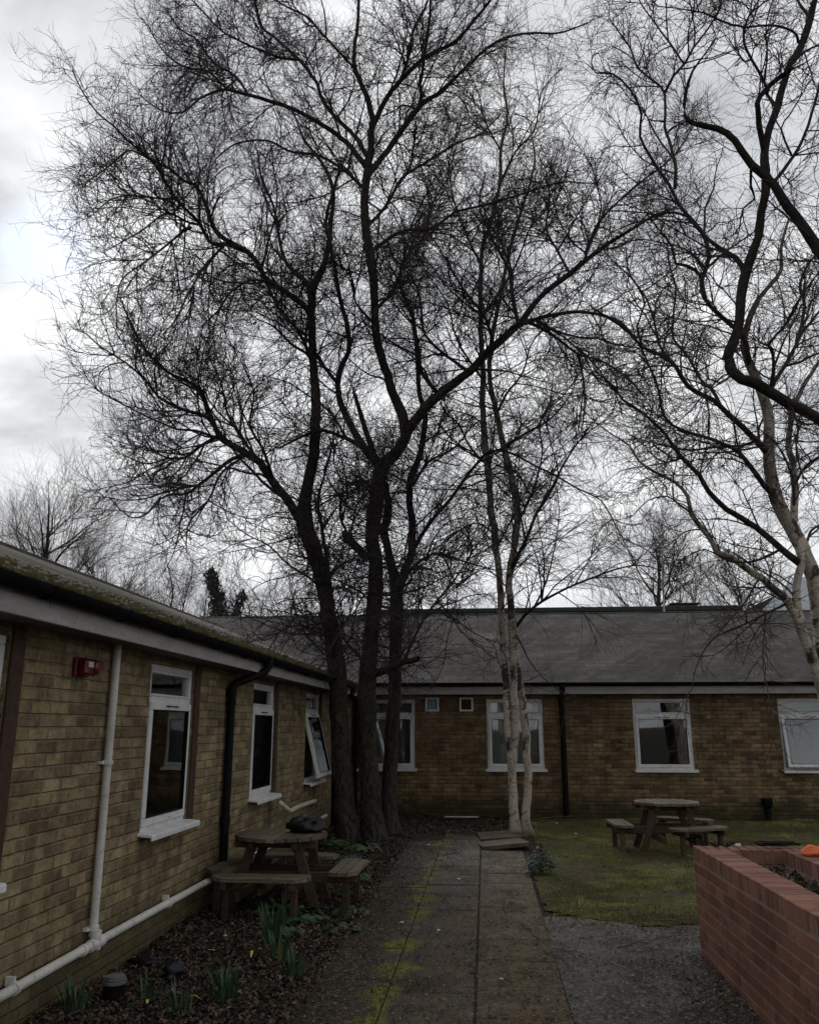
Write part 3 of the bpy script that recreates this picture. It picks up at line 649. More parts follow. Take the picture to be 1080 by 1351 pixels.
def ldens(x, y):
    n = mn.noise(Vector((x * 1.1, y * 1.1, 7))) * .5 + .5; k = mn.noise(Vector((x * 3.2, y * 3.2, 1))) * .5 + .5
    edge = -.96 + .35 * (y - 9) / 5 * (y > 9) + .25 * (n - .5) * 2
    if x < edge: return 1.0
    if x < .5: return .16 + .5 * max(0, k - .45) * 2 + (.7 if y > 13.7 else 0) + max(0, .5 - (x - edge) * 1.2)
    if lawn_in(x, y): return .22 + .6 * max(0, n - .5) + .3 * (y > 15.6)
    if x > 1.2 and y < 7.2 and x < 1.6: return .8
    return .07 + .25 * max(0, k - .5)
LP = scatter(88000, ldens); on_path = (np.abs(LP[:, 0] + .1) < 1.0) & (LP[:, 1] < 13.9) | (LP[:, 0] > .5)
leaf_cloud('leaf_litter', LP[~on_path], .0165, 'leaves')
Q = LP[on_path]; Q[:, 2] = np.minimum(Q[:, 2], np.where((np.abs(Q[:, 0] + .37) < .86) & (Q[:, 1] < 14), .020 + rng.uniform(0, .004, len(Q)), Q[:, 2] - .003))
Q[:, 2] = np.maximum(Q[:, 2], np.where(Q[:, 0] > .5, Q[:, 2] + .008, Q[:, 2]))
leaf_cloud('leaf_litter', Q, .0125, 'leaf_bits', up=.12, fold=.3)
R_ = []
while len(R_) < 26000:                    # crumbs of soil and broken leaf trodden over slabs and gravel
    x = random.uniform(-1.25, 3.0); y = 4.9 + 9.3 * random.random() ** 1.2
    k = mn.noise(Vector((x * 2.6, y * 2.6, 31))) + .6 * mn.noise(Vector((x * 8, y * 8, 3)))
    if x > .5 and lawn_in(x, y + .1): continue
    if random.random() < .22 + k * .9 + max(0, -.75 - x) * 1.6 + max(0, y - 10) * .08 + (.15 if x > .5 else 0): R_.append((x, y, .021 + random.uniform(0, .004) if x < .48 and y < 14 else gh(x, y) + .018))
leaf_cloud('leaf_litter', np.array(R_), .0075, 'leaf_bits', up=.25, fold=.6)

# ---------------- turf
P = []
while len(P) < 125000:
    x = random.uniform(.45, 7); y = 7.6 + 8.9 * random.random() ** 1.15
    if not lawn_in(x, y) and (x < .49 or random.random() < .62 or not (lawn_in(x, y + .45 * random.random()) or lawn_in(x + .12, y))): continue
    d = mn.noise(Vector((x * 1.5, y * 1.5, 5))) + .6 * mn.noise(Vector((x * 5, y * 5, 8)))
    if random.random() < .40 + d * 1.1: P.append((x, y, gh(x, y) + .012))
P = np.array(P); n = len(P); a = rng.uniform(0, 2 * np.pi, n); h = rng.uniform(.010, .032, n) * (1 + .7 * (rng.random(n) < .06)); w = rng.uniform(.0018, .0035, n) * 1.4
lean = rng.normal(0, .018, (n, 2)); sd = np.stack([np.cos(a) * w, np.sin(a) * w, 0 * a], 1)
V = np.stack([P - sd, P + sd, P + np.stack([lean[:, 0], lean[:, 1], h], 1)], 1).reshape(-1, 3); b = np.arange(n) * 3
tn = np.clip(.5 + np.array([mn.noise(Vector((p[0] * .9, p[1] * .9, 1))) for p in P]) * 1.1 + np.array([mn.noise(Vector((p[0] * 4, p[1] * 4, 4))) for p in P]) * .7 + rng.normal(0, .2, n), 0, 1)
tag(np_mesh('grass', V, np.stack([b, b + 1, b + 2], 1), M['grass'], tone=tn, smooth=False), None, None, None, 'stuff')
# ---------------- round picnic tables with separate benches
def arc_plank(mb, x0, x1, outline, z, th, gap_tone):
    """plank between x0..x1 whose ends follow outline(x) -> (ylo, yhi)"""
    n = 6; xs = [x0 + (x1 - x0) * i / n for i in range(n + 1)]; lo = [outline(x)[0] for x in xs]; hi = [outline(x)[1] for x in xs]
    ring = [(x, y) for x, y in zip(xs, lo)] + [(x, y) for x, y in zip(xs[::-1], hi[::-1])]; k = len(ring)
    vs = [(x, y, z - th) for x, y in ring] + [(x * 1.0, y, z) for x, y in ring]
    mb.add(vs, [list(range(k))[::-1], list(range(k, 2 * k))] + [(i, (i + 1) % k, (i + 1) % k + k, i + k) for i in range(k)], gap_tone)
def picnic_table(loc, rz, label, angles, group, R=.435, top_z=.65, seat_z=.375, plank_dir=0, pull={}):
    t = empty('picnic_table', loc, rz, label, 'picnic table', group)
    mb = MB(); n = 9; w = 2 * R / n; Rm = Matrix.Rotation(plank_dir, 4, 'Z')
    for i in range(n):
        a = -R + i * w + .006; b = -R + (i + 1) * w - .006; f = lambda x: (-math.sqrt(max(R * R - x * x, 0.0004)), math.sqrt(max(R * R - x * x, 0.0004)))
        arc_plank(mb, a, b, f, top_z + random.uniform(-.002, .002), .034, random.random())
    mb.build('tabletop', M['wood'], t, M=Rm)
    mb = MB()
    for s in (-.2, .2): mb.box((0, s, top_z - .034 - .036), (.78, .045, .068), None, .4, .004); mb.box((s, 0, top_z - .034 - .0385), (.045, .7, .055), None, .5, .004)
    mb.build('batten', M['wood_leg'], t)
    for s in (-1, 1):
        for q in (-1, 1):
            mb = MB(); mb.bar((s * .20, q * .245, top_z - .05), (s * .40, q * .245, .02), .04, .085, .5); mb.build('leg', M['wood_leg'], t)
    mb = MB()
    for q in (-1, 1): mb.box((0, q * .205, seat_z - .075), (1.14 if 180 in angles and 0 in angles else 1.05, .038, .09), None, .3, .004)
    for q in (-1, 1): mb.box((q * .205, 0, seat_z - .165), (.038, 1.36, .085), None, .3, .004)
    mb.build('cross_beam', M['wood_leg'], t)
    for an in angles:
        A = Matrix.Rotation(math.radians(an), 4, 'Z') @ Matrix.Translation((-pull.get(an, 0), 0, 0)); r0, r1 = .53, .79; mb = MB(); half = math.radians(33)
        for i in range(3):
            a = r0 + (r1 - r0) * i / 3 + .005; b = r0 + (r1 - r0) * (i + 1) / 3 - .005; Ro = .985
            def f(x):
                y = min(.50 - .05 * (i == 0) , math.sqrt(max(Ro * Ro - x * x, .01)) * .98); y = .43 - max(0, x - .70) * 1.3 - max(0, .60 - x) * .5
                return (-y, y)
            arc_plank(mb, a, b, f, seat_z + random.uniform(-.002, .002), .032, random.random())
        mb.build('bench_seat', M['wood'], t, M=A)
        mb = MB()
        for s in (-.30, .30): mb.box(((r0 + r1) / 2, s, seat_z - .032 - .0325), (.25, .045, .065), None, .4, .004)
        mb.box((.40, 0, seat_z - .121), (.62, .04, .06), None, .3, .004); mb.build('bench_bearer', M['wood_leg'], t, M=A)
        for s in (-.30, .30):
            mb = MB(); mb.box((.68, s, (seat_z - .098) / 2 - .01), (.06, .055, seat_z - .098 + .02), None, random.random(), .005); mb.build('leg', M['wood_leg'], t, M=A)
    return t
picnic_table((-1.95, 8.30, .02), math.radians(-1), 'weathered round picnic table by the left brick wall with a black bin bag on it', [0, 90, 180, -90], 'round picnic tables', pull={180: .18})
picnic_table((2.47, 12.45, .0), math.radians(2), 'weathered round picnic table standing alone on the mossy lawn', [180, -66, 58], 'round picnic tables')

# ---------------- crumpled bag on the left table
bm_v = []; bm_f = []; nu, nv = 34, 20
for j in range(nv + 1):
    for i in range(nu):
        th = 2 * math.pi * i / nu; ph_ = math.pi * j / nv; d = Vector((math.cos(th) * math.sin(ph_), math.sin(th) * math.sin(ph_), math.cos(ph_)))
        n1 = mn.noise(d * 1.7 + Vector((3, 1, 2))) * .35 + abs(mn.noise(d * 4.5)) * .28 + abs(mn.noise(d * 10)) * .12
        r = .72 + n1; z = d.z * r * .135 * (1.0 if d.z > 0 else .4)
        bm_v.append((d.x * r * .21, d.y * r * .17, max(z + .04, 0.0)))
for j in range(nv):
    for i in range(nu): bm_f.append((j * nu + i, j * nu + (i + 1) % nu, (j + 1) * nu + (i + 1) % nu, (j + 1) * nu + i))
mb = MB(); mb.add(bm_v, bm_f, .5); o = mb.build('bin_bag', M['bag'], None, smooth=True); o.location = (-1.73, 8.38, .674)
tag(o, 'crumpled black plastic bag lying on the left picnic table top', 'bag')

# ---------------- red brick planter
pl = empty('brick_planter', (1.97, 4.8, 0), 0, 'raised red brick planter with open soil bed in the near right corner', 'planter')
PX0, PX1, PY0, PY1, PH, TW = 1.56, 2.38, 1.8, 6.98, .77, .215
def brick_face(mb, L, Mx, h0=-.05):
    """stretcher courses laid as real bricks from (0,0) along +x, outward -y"""
    c = 0; z = PH - .105 - .075
    while z > h0 - .075:
        x = -(.1125 if c % 2 else 0)
        while x < L:
            a = max(x + .005, 0.0); b = min(x + .22, L)
            if b - a > .02: mb.box(((a + b) / 2, .048 + random.uniform(-.0015, .0015), z + .0325), (b - a, .10, .065), None, random.random(), .003)
            x += .225
        z -= .075; c += 1
    for v in range(len(mb.v)): pass
def placed(fn, Mx, name, mat):
    mb = MB(); fn(mb); return mb.build(name, M[mat], pl, M=Mx)
def Mface(o, ang): return Matrix.Translation(o) @ Matrix.Rotation(ang, 4, 'Z')
mbw = MB()
def addm(src, Mx):
    b = len(mbw.v); mbw.v += [tuple(Mx @ Vector(p)) for p in src.v]; mbw.f += [[i + b for i in f] for f in src.f]; mbw.t += src.t
for (L, o, ang) in ((PY1 - PY0, (PX0, PY1, 0), -math.pi / 2), (PX1 - PX0, (PX1, PY1, 0), math.pi), (PY1 - PY0, (PX1, PY0, 0), math.pi / 2), (PX1 - PX0, (PX0, PY0, 0), 0)):
    s = MB(); brick_face(s, L, None); addm(s, Mface(o, ang))
mbw.build('wall', M['redbrick'], pl)
mb = MB()                                  # mortar core, 8 mm behind the brick faces
for x, y, lx, ly in ((PX0 + TW / 2, (PY0 + PY1) / 2, TW - .016, PY1 - PY0 - .016), (PX1 - TW / 2, (PY0 + PY1) / 2, TW - .016, PY1 - PY0 - .016)):
    mb.box((x, y, PH / 2 - .06 - .006), (lx + .012, ly + .012, PH + .09))
for y in (PY1 - TW / 2, PY0 + TW / 2): mb.box(((PX0 + PX1) / 2, y, PH / 2 - .063), (PX1 - PX0 - 2 * TW + .03, TW - .018, PH + .09))
mb.build('mortar', M['mortar'], pl)
mb = MB()                                  # coping of bricks on edge
y = PY1 - TW - .0375
while y > PY0 + TW:
    for x in (PX0 + TW / 2, PX1 - TW / 2): mb.box((x + random.uniform(-.002, .002), y, PH - .05 + random.uniform(-.0015, .0015)), (TW, .064, .1), None, random.random(), .004)
    y -= .0745
for yy in (PY1 - TW / 2, PY0 + TW / 2):
    x = PX0 + .0325
    while x < PX1 - .02: mb.box((x, yy, PH - .05 + random.uniform(-.0015, .0015)), (.064, TW, .1), None, random.random(), .004); x += .0755
mb.build('coping', M['redbrick'], pl)
xs = np.linspace(PX0 + TW - .005, PX1 - TW + .005, 14); ys = np.linspace(PY0 + TW, PY1 - TW, 90)
V = np.array([(x, y, PH - .14 + mn.noise(Vector((x * 6, y * 6, 0))) * .025 + mn.noise(Vector((x * 20, y * 20, 3))) * .012) for y in ys for x in xs])
b0 = np.array([j * 14 + i for j in range(89) for i in range(13)]); so = np_mesh('soil', V, np.stack([b0, b0 + 1, b0 + 15, b0 + 14], 1), M['soil'], pl)
P = np.stack([rng.uniform(PX0 + TW + .02, PX1 - TW - .02, 900), rng.uniform(3.5, PY1 - TW - .02, 900), np.full(900, PH - .125) + rng.uniform(0, .02, 900)], 1)
adopt(pl)
leaf_cloud('dead_leaves', P, .018, 'leaves', up=.8, label='curled dead leaves lying in the brick planter')
mb = MB()
for k in range(3):
    c = Vector((2.27 + .008 * k, 6.50, PH + .022 + .014 * k)); mb.tube([c + Vector((math.cos(a) * (.062 - .010 * k), math.sin(a) * (.055 - .008 * k), .006 * math.sin(3 * a + k))) for a in np.linspace(0, 2 * math.pi * .98, 26)], .016, 8)
tag(mb.build('rope_coil', M['orange'], None, smooth=True), 'coil of faded orange rope on the planter rim', 'rope')
mb = MB(); pts = []
for k in range(90):
    a = k * .33; pts.append((2.12 + .12 * math.cos(a) * (1 + .3 * math.sin(k * .09)) + .001 * k, 6.88 + .05 * math.sin(a * 1.1), PH + .02 + .022 * abs(math.sin(k * .21))))
mb.tube(pts, .0055, 5); tag(mb.build('wire_coil', M['black'], None, smooth=True), 'tangled black wire lying on the far rim of the planter', 'wire')
def stone(name, loc, r, mat, label, sq=.6):
    mb = MB(); n = 8; m_ = 6; vs = []; sx = random.random() * 9
    for j in range(m_ + 1):
        for i in range(n):
            th = 2 * math.pi * i / n; p = math.pi * j / m_; d = Vector((math.cos(th) * math.sin(p), math.sin(th) * math.sin(p), math.cos(p))); k = 1 + .45 * mn.noise(d * 1.5 + Vector((sx, 0, 0))); vs.append((d.x * r * k, d.y * r * k * .8, d.z * r * sq * k))
    mb.add(vs, [(j * n + i, (j + 1) * n + i, (j + 1) * n + (i + 1) % n, j * n + (i + 1) % n) for j in range(m_) for i in range(n)]); o = mb.build(name, M[mat], None, smooth=True); o.location = loc
    return tag(o, label, 'stone' if 'stone' in name else 'litter')
stone('stone', (1.88, 6.93, PH + .012), .03, 'pale', 'small pale stone on the far rim of the brick planter')
mb = MB()
for k in range(16):
    a = random.uniform(0, 6.28); l = random.uniform(.05, .13); c = Vector((1.76 + random.uniform(-.13, .05), 6.90 + random.uniform(-.04, .04), PH + .006)); mb.tube([c, c + Vector((math.cos(a) * l * .5, math.sin(a) * l * .4, l * .25)), c + Vector((math.cos(a) * l, math.sin(a) * l * .6, l * random.uniform(.05, .45)))], [.004, .003, .001], 4)
tag(mb.build('twig_bundle', M['black'], None), 'handful of dark broken sprigs on the planter corner', 'twigs')

# ---------------- things lying about
pt = empty('garden_pot', (-2.30, 5.50, .02), 0, 'black cylindrical pot with a ribbed grey lid in the near leaf bed', 'pot')
mb = MB(); mb.tube([(0, 0, -.02), (0, 0, .10), (0, 0, .105)], [.058, .066, .06], 22); mb.build('body', M['black'], pt)
mb = MB(); mb.tube([(0, 0, .105), (0, 0, .118), (0, 0, .12), (0, 0, .132), (0, 0, .134), (0, 0, .146), (0, 0, .152)], [.072, .072, .064, .067, .060, .060, .03], 22); mb.build('lid', M['grey_lid'], pt)
def lump(loc, s, label, flat=.5, seed=0):
    mb = MB(); n = 22; m_ = 12; vs = []
    for j in range(m_ + 1):
        for i in range(n):
            th = 2 * math.pi * i / n; p = math.pi * j / m_; d = Vector((math.cos(th) * math.sin(p), math.sin(th) * math.sin(p), math.cos(p))); k = .75 + .6 * mn.noise(d * 1.9 + Vector((seed, 0, 0))) + .35 * abs(mn.noise(d * 5 + Vector((0, seed, 0)))); vs.append((d.x * s * k, d.y * s * .7 * k, d.z * s * flat * k + s * flat * .4))
    mb.add(vs, [(j * n + i, (j + 1) * n + i, (j + 1) * n + (i + 1) % n, j * n + (i + 1) % n) for j in range(m_) for i in range(n)], .5); o = mb.build('rubbish_bag', M['bag'], None, smooth=True); o.location = loc; return tag(o, label, 'bag')
lump((-2.10, 5.95, .03), .10, 'scrunched black plastic lump in the leaf bed behind the lidded pot', .8, 3)
lump((-2.42, 6.30, .03), .13, 'flattened black plastic scrap in the leaf bed against the left wall', .3, 8)
mb = MB(); mb.box((0, 0, .02), (.62, .05, .022), None, .5, .004); o = mb.build('timber_lath', M['pale'], None); o.location = (-.47, 16.2, .03); o.rotation_euler = (0, 0, .02); tag(o, 'pale strip of wood lying at the foot of the far wall', 'lath')
for k, (x, y, s, lb) in enumerate([(-.84, 12.6, .04, 'white paper scrap on the ground between the big trunk and the birch'), (-1.53, 12.1, .045, 'crumpled white scrap beside the roots of the many-stemmed tree'), (-.33, 9.9, .035, 'small white chip on the middle strip of paving'), (.07, 6.15, .022, 'tiny bright white chip on the right strip of paving'), (-1.78, 12.0, .03, 'pale scrap among green weeds near the trunk'),
                                (1.38, 14.2, .045, 'white scrap on the lawn left of the round table'), (-2.05, 6.95, .025, 'white flake in the leaf bed before the front bench'), (-.42, 7.5, .028, 'grey flint chip on the mossy paving'), (-.75, 7.75, .028, 'pale leaf-shaped chip on the left strip of paving'), (1.2, 15.6, .05, 'white rag on the soil right of the birch')]):
    stone('paper_scrap', (x, y, gh(x, y) + .025), s * .62, 'pale', lb, .35)['group'] = 'white scraps on the ground'
def stick(a, b, r, lb, forks=2):
    mb = MB(); a = Vector(a); b = Vector(b); pts = [a.lerp(b, t) + Vector((random.gauss(0, .01), random.gauss(0, .02), abs(random.gauss(0, .004)))) for t in np.linspace(0, 1, 8)]; mb.tube(pts, np.linspace(r, r * .4, 8), 6)
    for k in range(forks):
        p = pts[2 + k * 2]; mb.tube([p, p + (b - a) * .16 + Vector((0, random.choice((-1, 1)) * .06, .01)), p + (b - a) * .3 + Vector((0, random.choice((-1, 1)) * .11, .008))], [r * .5, r * .35, r * .2], 5)
    tag(mb.build('stick', M['stick'], None), lb, 'stick', 'sticks on the grass')
stick((.97, 7.05, .03), (1.52, 7.45, .035), .008, 'forked stick on the wet gravel beside the planter')
stick((.98, 8.25, .05), (1.24, 8.4, .05), .007, 'short stick lying on the near edge of the lawn')
stick((1.40, 7.9, .05), (1.75, 8.0, .05), .007, 'thin stick at the planter corner on the turf')
stick((.95, 16.0, .06), (1.5, 16.3, .06), .012, 'grey branch on the soil below the far downpipe', 3)
stick((.35, 7.3, .05), (.60, 6.2, .035), .006, 'thin bent stick along the joint at the path edge', 1)

# ---------------- plants
def blades(mb, c, n, Lr, spread, w=.006, lean=.5):
    for _ in range(n):
        a = random.uniform(0, 6.28); r = spread * random.random() ** .6; p = Vector((c[0] + math.cos(a) * r, c[1] + math.sin(a) * r, c[2])); L = random.uniform(*Lr); ln = random.uniform(.05, lean) * L; d = Vector((math.cos(a), math.sin(a), 0)); s = Vector((-d.y, d.x, 0)) * w * random.uniform(.7, 1.2)
        pts = [p + d * ln * t * t + Vector((0, 0, L * (t - .25 * (ln / L) * t * t))) for t in (0, .35, .7, 1)]; ws = (1, 1, .8, .1); vs = []
        for q, k in zip(pts, ws): vs += [q - s * k, q + s * k]
        mb.add(vs, [(0, 1, 3, 2), (2, 3, 5, 4), (4, 5, 7, 6)], min(1, max(0, random.gauss(.4, .25))))
def daffodil(x, y, n, L, lb):
    z = gh(x, y) + .0; mb = MB(); blades(mb, (x, y, z), n, (L * .6, L), .09)
    tag(mb.build('daffodil_clump', M['strap'], None), lb, 'daffodils', 'daffodil leaf clumps')
daffodil(-1.66, 6.85, 46, .30, 'tallest daffodil leaves, rising in front of the left picnic bench')
daffodil(-1.52, 6.5, 36, .24, 'middle daffodil clump between the front bench and the path')
daffodil(-1.34, 6.2, 26, .22, 'daffodil clump nearest the paving in the left bed')
daffodil(-1.62, 5.5, 44, .24, 'dense daffodil clump at the bottom of the bed right of the pots')
daffodil(-1.80, 5.25, 18, .18, 'small daffodil clump at the very bottom edge of the bed')
daffodil(-2.42, 5.25, 34, .22, 'daffodil clump against the left wall beside the lidded pot')
daffodil(-2.05, 5.45, 14, .18, 'sparse daffodil shoots just right of the lidded pot')
mb = MB(); blades(mb, (-1.60, 7.02, .03), 5, (.38, .5), .04, .0025, .3); tag(mb.build('dry_stalks', M['stick'], None), 'few pale dry stalks standing before the front bench', 'stalks')
def weed(x, y, n, R, r, lb, mat='weed', hgt=.09, name='broadleaf_weed', grp='leafy weeds around the tree foot and table'):
    mb = MB(); z = gh(x, y)
    for _ in range(n):
        a = random.uniform(0, 6.28); q = R * random.random() ** .6; p = Vector((x + math.cos(a) * q, y + math.sin(a) * q, z + random.uniform(.2, 1) * hgt * (1.2 - q / R * .6))); rr = r * random.uniform(.55, 1.2); nrm = Vector((math.cos(a) * random.uniform(.1, .9), math.sin(a) * random.uniform(.1, .9) - .1, 1)).normalized(); u = nrm.orthogonal().normalized(); w = nrm.cross(u); ph_ = random.random() * 6
        vs = [p - nrm * rr * .18]; k = 8
        for i in range(k): t = 2 * math.pi * i / k + ph_; q2 = rr * (1 + .16 * math.cos(3 * t)); vs.append(p + u * math.cos(t) * q2 + w * math.sin(t) * q2 + nrm * .12 * rr * math.sin(2 * t))
        mb.add(vs, [(0, 1 + i, 1 + (i + 1) % k) for i in range(k)], random.random())
    mb.build(name, M[mat], None, smooth=False).name; o = bpy.data.objects[-1] if False else COL.objects[-1]; return tag(o, lb, 'weeds', grp)
W = [(-1.35, 8.9, 90, .22, 'weeds right behind the right-hand bench of the left picnic table'), (-1.55, 9.7, 100, .26, 'weed patch midway between the left table and the big tree'), (-1.25, 8.1, 60, .17, 'weeds at the foot of the right-hand bench'),
     (-1.62, 7.75, 80, .24, 'weeds under the right edge of the left table'), (-2.0, 8.1, 60, .22, 'weeds under the middle of the left table'), (-1.75, 12.0, 90, .30, 'weeds at the front foot of the many-stemmed tree'), (-2.15, 12.3, 150, .22, 'weeds on the wall side of the many-stemmed tree'),
     (-1.7, 10.8, 70, .26, 'weed patch in the bed one step before the big trunk'), (-1.2, 7.45, 30, .16, 'low weeds between the bench foot and the paving'), (-1.62, 7.1, 26, .14, 'low weeds behind the tallest daffodil leaves')]
for x, y, n, R, lb in W: weed(x, y, n, R, .034, lb)
weed(.60, 10.35, 260, .19, .022, 'dark bushy shrub at the lawn edge beside the path', 'ivy', .30, 'evergreen_shrub', 'shrubs')
mb = MB()
for k, (x, y) in enumerate([(-2.0, 6.35), (-1.72, 6.3), (-1.85, 5.6), (-1.68, 5.35), (-1.60, 6.25)]):
    pass
for k, (x, y, lb) in enumerate([(-2.06, 6.45, 'yellowed leaf in the bed beside the black plastic scrap'), (-1.68, 6.35, 'yellowed leaf left of the middle daffodil clump'), (-1.72, 5.42, 'bright yellowed leaf at the bottom of the bed'), (-2.02, 5.32, 'yellow-green leaf stub right of the lidded pot')]):
    mb = MB(); z = gh(x, y) + .03; a = k * 1.7; d = Vector((math.cos(a), math.sin(a), .2)); s = Vector((-d.y, d.x, 0)) * .010; vs = []
    for t in (0, .4, .8, 1): q = Vector((x, y, z)) + d * .09 * t + Vector((0, 0, .02 * math.sin(t * 3))); kk = math.sin(.35 + t * 2.4); vs += [q - s * kk, q + s * kk]
    mb.add(vs, [(0, 1, 3, 2), (2, 3, 5, 4), (4, 5, 7, 6)]); tag(mb.build('fallen_leaf', M['yellow_leaf'], None), lb, 'leaf', 'yellowed leaves in the bed')
# ---------------- bare trees: surveyed limbs plus grown branches and twigs
def catmull(P, per=.12):
    P = np.asarray(P, float); Q = np.vstack([2 * P[0] - P[1], P, 2 * P[-1] - P[-2]]); out = []
    for i in range(1, len(Q) - 2):
        a, b, c, d = Q[i - 1:i + 3]; n = max(2, int(np.linalg.norm((c - b)[:3]) / per))
        for t in np.arange(n) / n: out.append(.5 * (2 * b + (c - a) * t + (2 * a - 5 * b + 4 * c - d) * t * t + (3 * b - a - 3 * c + d) * t ** 3))
    out.append(P[-1]); return np.array(out)
def limb(pts, Y0, Y1, wig=.05):
    """pts = (px, py, width px) seen in the survey photo, depth running from Y0 to Y1 -> rows x,y,z,r"""
    n = len(pts); L = [0]
    for a, b in zip(pts[:-1], pts[1:]): L.append(L[-1] + math.hypot(a[0] - b[0], a[1] - b[1]))
    sd = (pts[0][0] * 7 + pts[0][1]) % 97; rows = []
    for p, l in zip(pts, L):
        if p[0] < 300: p = (300 - (300 - p[0]) * (.80 if p[1] < 320 else .84), *p[1:])
        t = l / L[-1]; Y = Y0 + (Y1 - Y0) * t + wig * 4 * mn.noise(Vector((t * 3, sd, 0))) * t; q = at(p[0], p[1], Y); dep = (q - EYE) @ FWD
        rows.append((*q, p[2] / 2 / F * dep))
    R = catmull(rows); R[:, 3] = np.maximum(R[:, 3], .002); k = len(R)
    jit = np.array([[mn.noise(Vector((i * .45, sd + c, 1))) for c in (0, 5, 9)] for i in range(k)]); R[:, :3] += jit * np.minimum(R[:, 3:4] * .5, .03)
    return R
def attach(R, parents):
    """start a limb on the nearest surveyed limb so it joins it from every side"""
    best = None
    for Pn in parents:
        d = np.linalg.norm(np.cross(Pn[:, :3] - EYE, (R[0, :3] - EYE) / np.linalg.norm(R[0, :3] - EYE)), axis=1); i = int(np.argmin(d))
        if best is None or d[i] < best[0]: best = (d[i], Pn[i, 1])
    return best[1]
def tubes(P, R, sides, ridge=0.0, seed=0):
    """P (N,S,3), R (N,S) -> verts, quads, uv"""
    N, S, _ = P.shape; T = np.gradient(P, axis=1); T /= np.linalg.norm(T, axis=2, keepdims=True) + 1e-12
    ref = np.where(np.abs(T[:, :1, 2:3]) < .75, np.array([0, 0, 1.0]), np.array([0.0, 1, 0]))
    U = np.cross(np.broadcast_to(ref, T.shape), T); U /= np.linalg.norm(U, axis=2, keepdims=True) + 1e-12; W = np.cross(T, U)
    a = np.arange(sides) * 2 * np.pi / sides; V = P[:, :, None] + R[:, :, None, None] * (np.cos(a)[None, None, :, None] * U[:, :, None] + np.sin(a)[None, None, :, None] * W[:, :, None])
    k = np.arange(sides); s = np.arange(S - 1); n = np.arange(N); B = (n[:, None, None] * S + s[None, :, None]) * sides; k2 = (k + 1) % sides
    Fq = np.stack([B + k, B + k2, B + sides + k2, B + sides + k], -1).reshape(-1, 4)
    ln = np.concatenate([np.zeros((N, 1)), np.cumsum(np.linalg.norm(np.diff(P, axis=1), axis=2), 1)], 1)
    uv = np.stack([np.abs(a / np.pi - 1)[None, None, :] * np.pi * R.mean(1)[:, None, None] * np.ones((N, S, 1)), np.broadcast_to(ln[:, :, None], (N, S, sides))], -1).reshape(-1, 2)
    return V.reshape(-1, 3), Fq, uv
def limb_mesh(limbs, name, mat, parent, flare=0):
    Vs, Fs, Us, off = [], [], [], 0
    for R in limbs:
        P = R[:, :3].copy(); r = R[:, 3].copy(); big = r.max() > .06; r *= (1 - .2 * np.clip((6 - P[:, 2]) / 2, 0, 1)) if big else 1; n = 20 if big else (9 if r.max() > .02 else 6)
        v, f, u = tubes(P[None], r[None], n)
        if big:
            c = np.repeat(P, n, 0); d = v - c; l = np.linalg.norm(d, axis=1, keepdims=True); dd = d / (l + 1e-9); ang = np.tile(np.arange(n) * 2 * np.pi / n, len(P))
            k = np.array([mn.noise(Vector((math.cos(a) * 1.6, math.sin(a) * 1.6, p[2] * 1.1 + p[0]))) * .22 + mn.noise(Vector((math.cos(a) * 4, math.sin(a) * 4, p[2] * 1.7))) * .10 for a, p in zip(ang, c)])
            z = c[:, 2]; fl = flare * np.exp(-np.maximum(z, 0) / .22) * (.6 + .5 * np.cos(ang * 3 + P[0, 0])); v = c + d * (1 + k + fl)[:, None]
        Vs.append(v); Fs.append(f + off); Us.append(u); off += len(v)
        e = np.arange(n); cap = np.stack([e[:-2] * 0, e[1:-1], e[2:], e[2:]], 1)
    return np_mesh(name, np.vstack(Vs), np.vstack(Fs), mat, parent, np.vstack(Us))
def grow(P0, D, L, S, wob, trop, curl=0.0, zig=0.0):
    N = len(P0); P = np.empty((N, S + 1, 3)); P[:, 0] = P0; D = D / (np.linalg.norm(D, axis=1, keepdims=True) + 1e-9); st = (L / S)[:, None]
    ax_ = rng.normal(0, 1, (N, 3)); zz = rng.normal(0, 1, (N, 3))
    for i in range(S):
        D = D + rng.normal(0, wob, (N, 3)) + np.array(trop) + np.cross(ax_, D) * curl + zz * zig * (1 if i % 2 else -1); D /= np.linalg.norm(D, axis=1, keepdims=True); P[:, i + 1] = P[:, i] + D * st
    return P
def taper(r0, r1, S): return r0[:, None] + (r1 - r0)[:, None] * np.linspace(0, 1, S + 1)[None] ** .8
def laterals(P, R, L, spacing, t0, t1, ang=(.6, 1.0)):
    n = np.maximum(0, rng.poisson(L * (t1 - t0) / spacing)); idx = np.repeat(np.arange(len(P)), n)
    t = rng.uniform(t0, t1, len(idx)); S = P.shape[1] - 1; f = t * S; i = np.minimum(f.astype(int), S - 1); w = (f - i)[:, None]
    A, B = P[idx, i], P[idx, i + 1]; pos = A * (1 - w) + B * w; T = B - A; T /= np.linalg.norm(T, axis=1, keepdims=True) + 1e-9
    q = rng.normal(0, 1, T.shape); q -= T * (q * T).sum(1, keepdims=True); q /= np.linalg.norm(q, axis=1, keepdims=True); a = rng.uniform(*ang, len(idx))[:, None]
    rad = R[idx, i] * (1 - w[:, 0]) + R[idx, i + 1] * w[:, 0]
    return pos, T * np.cos(a) + q * np.sin(a), rad, t, idx
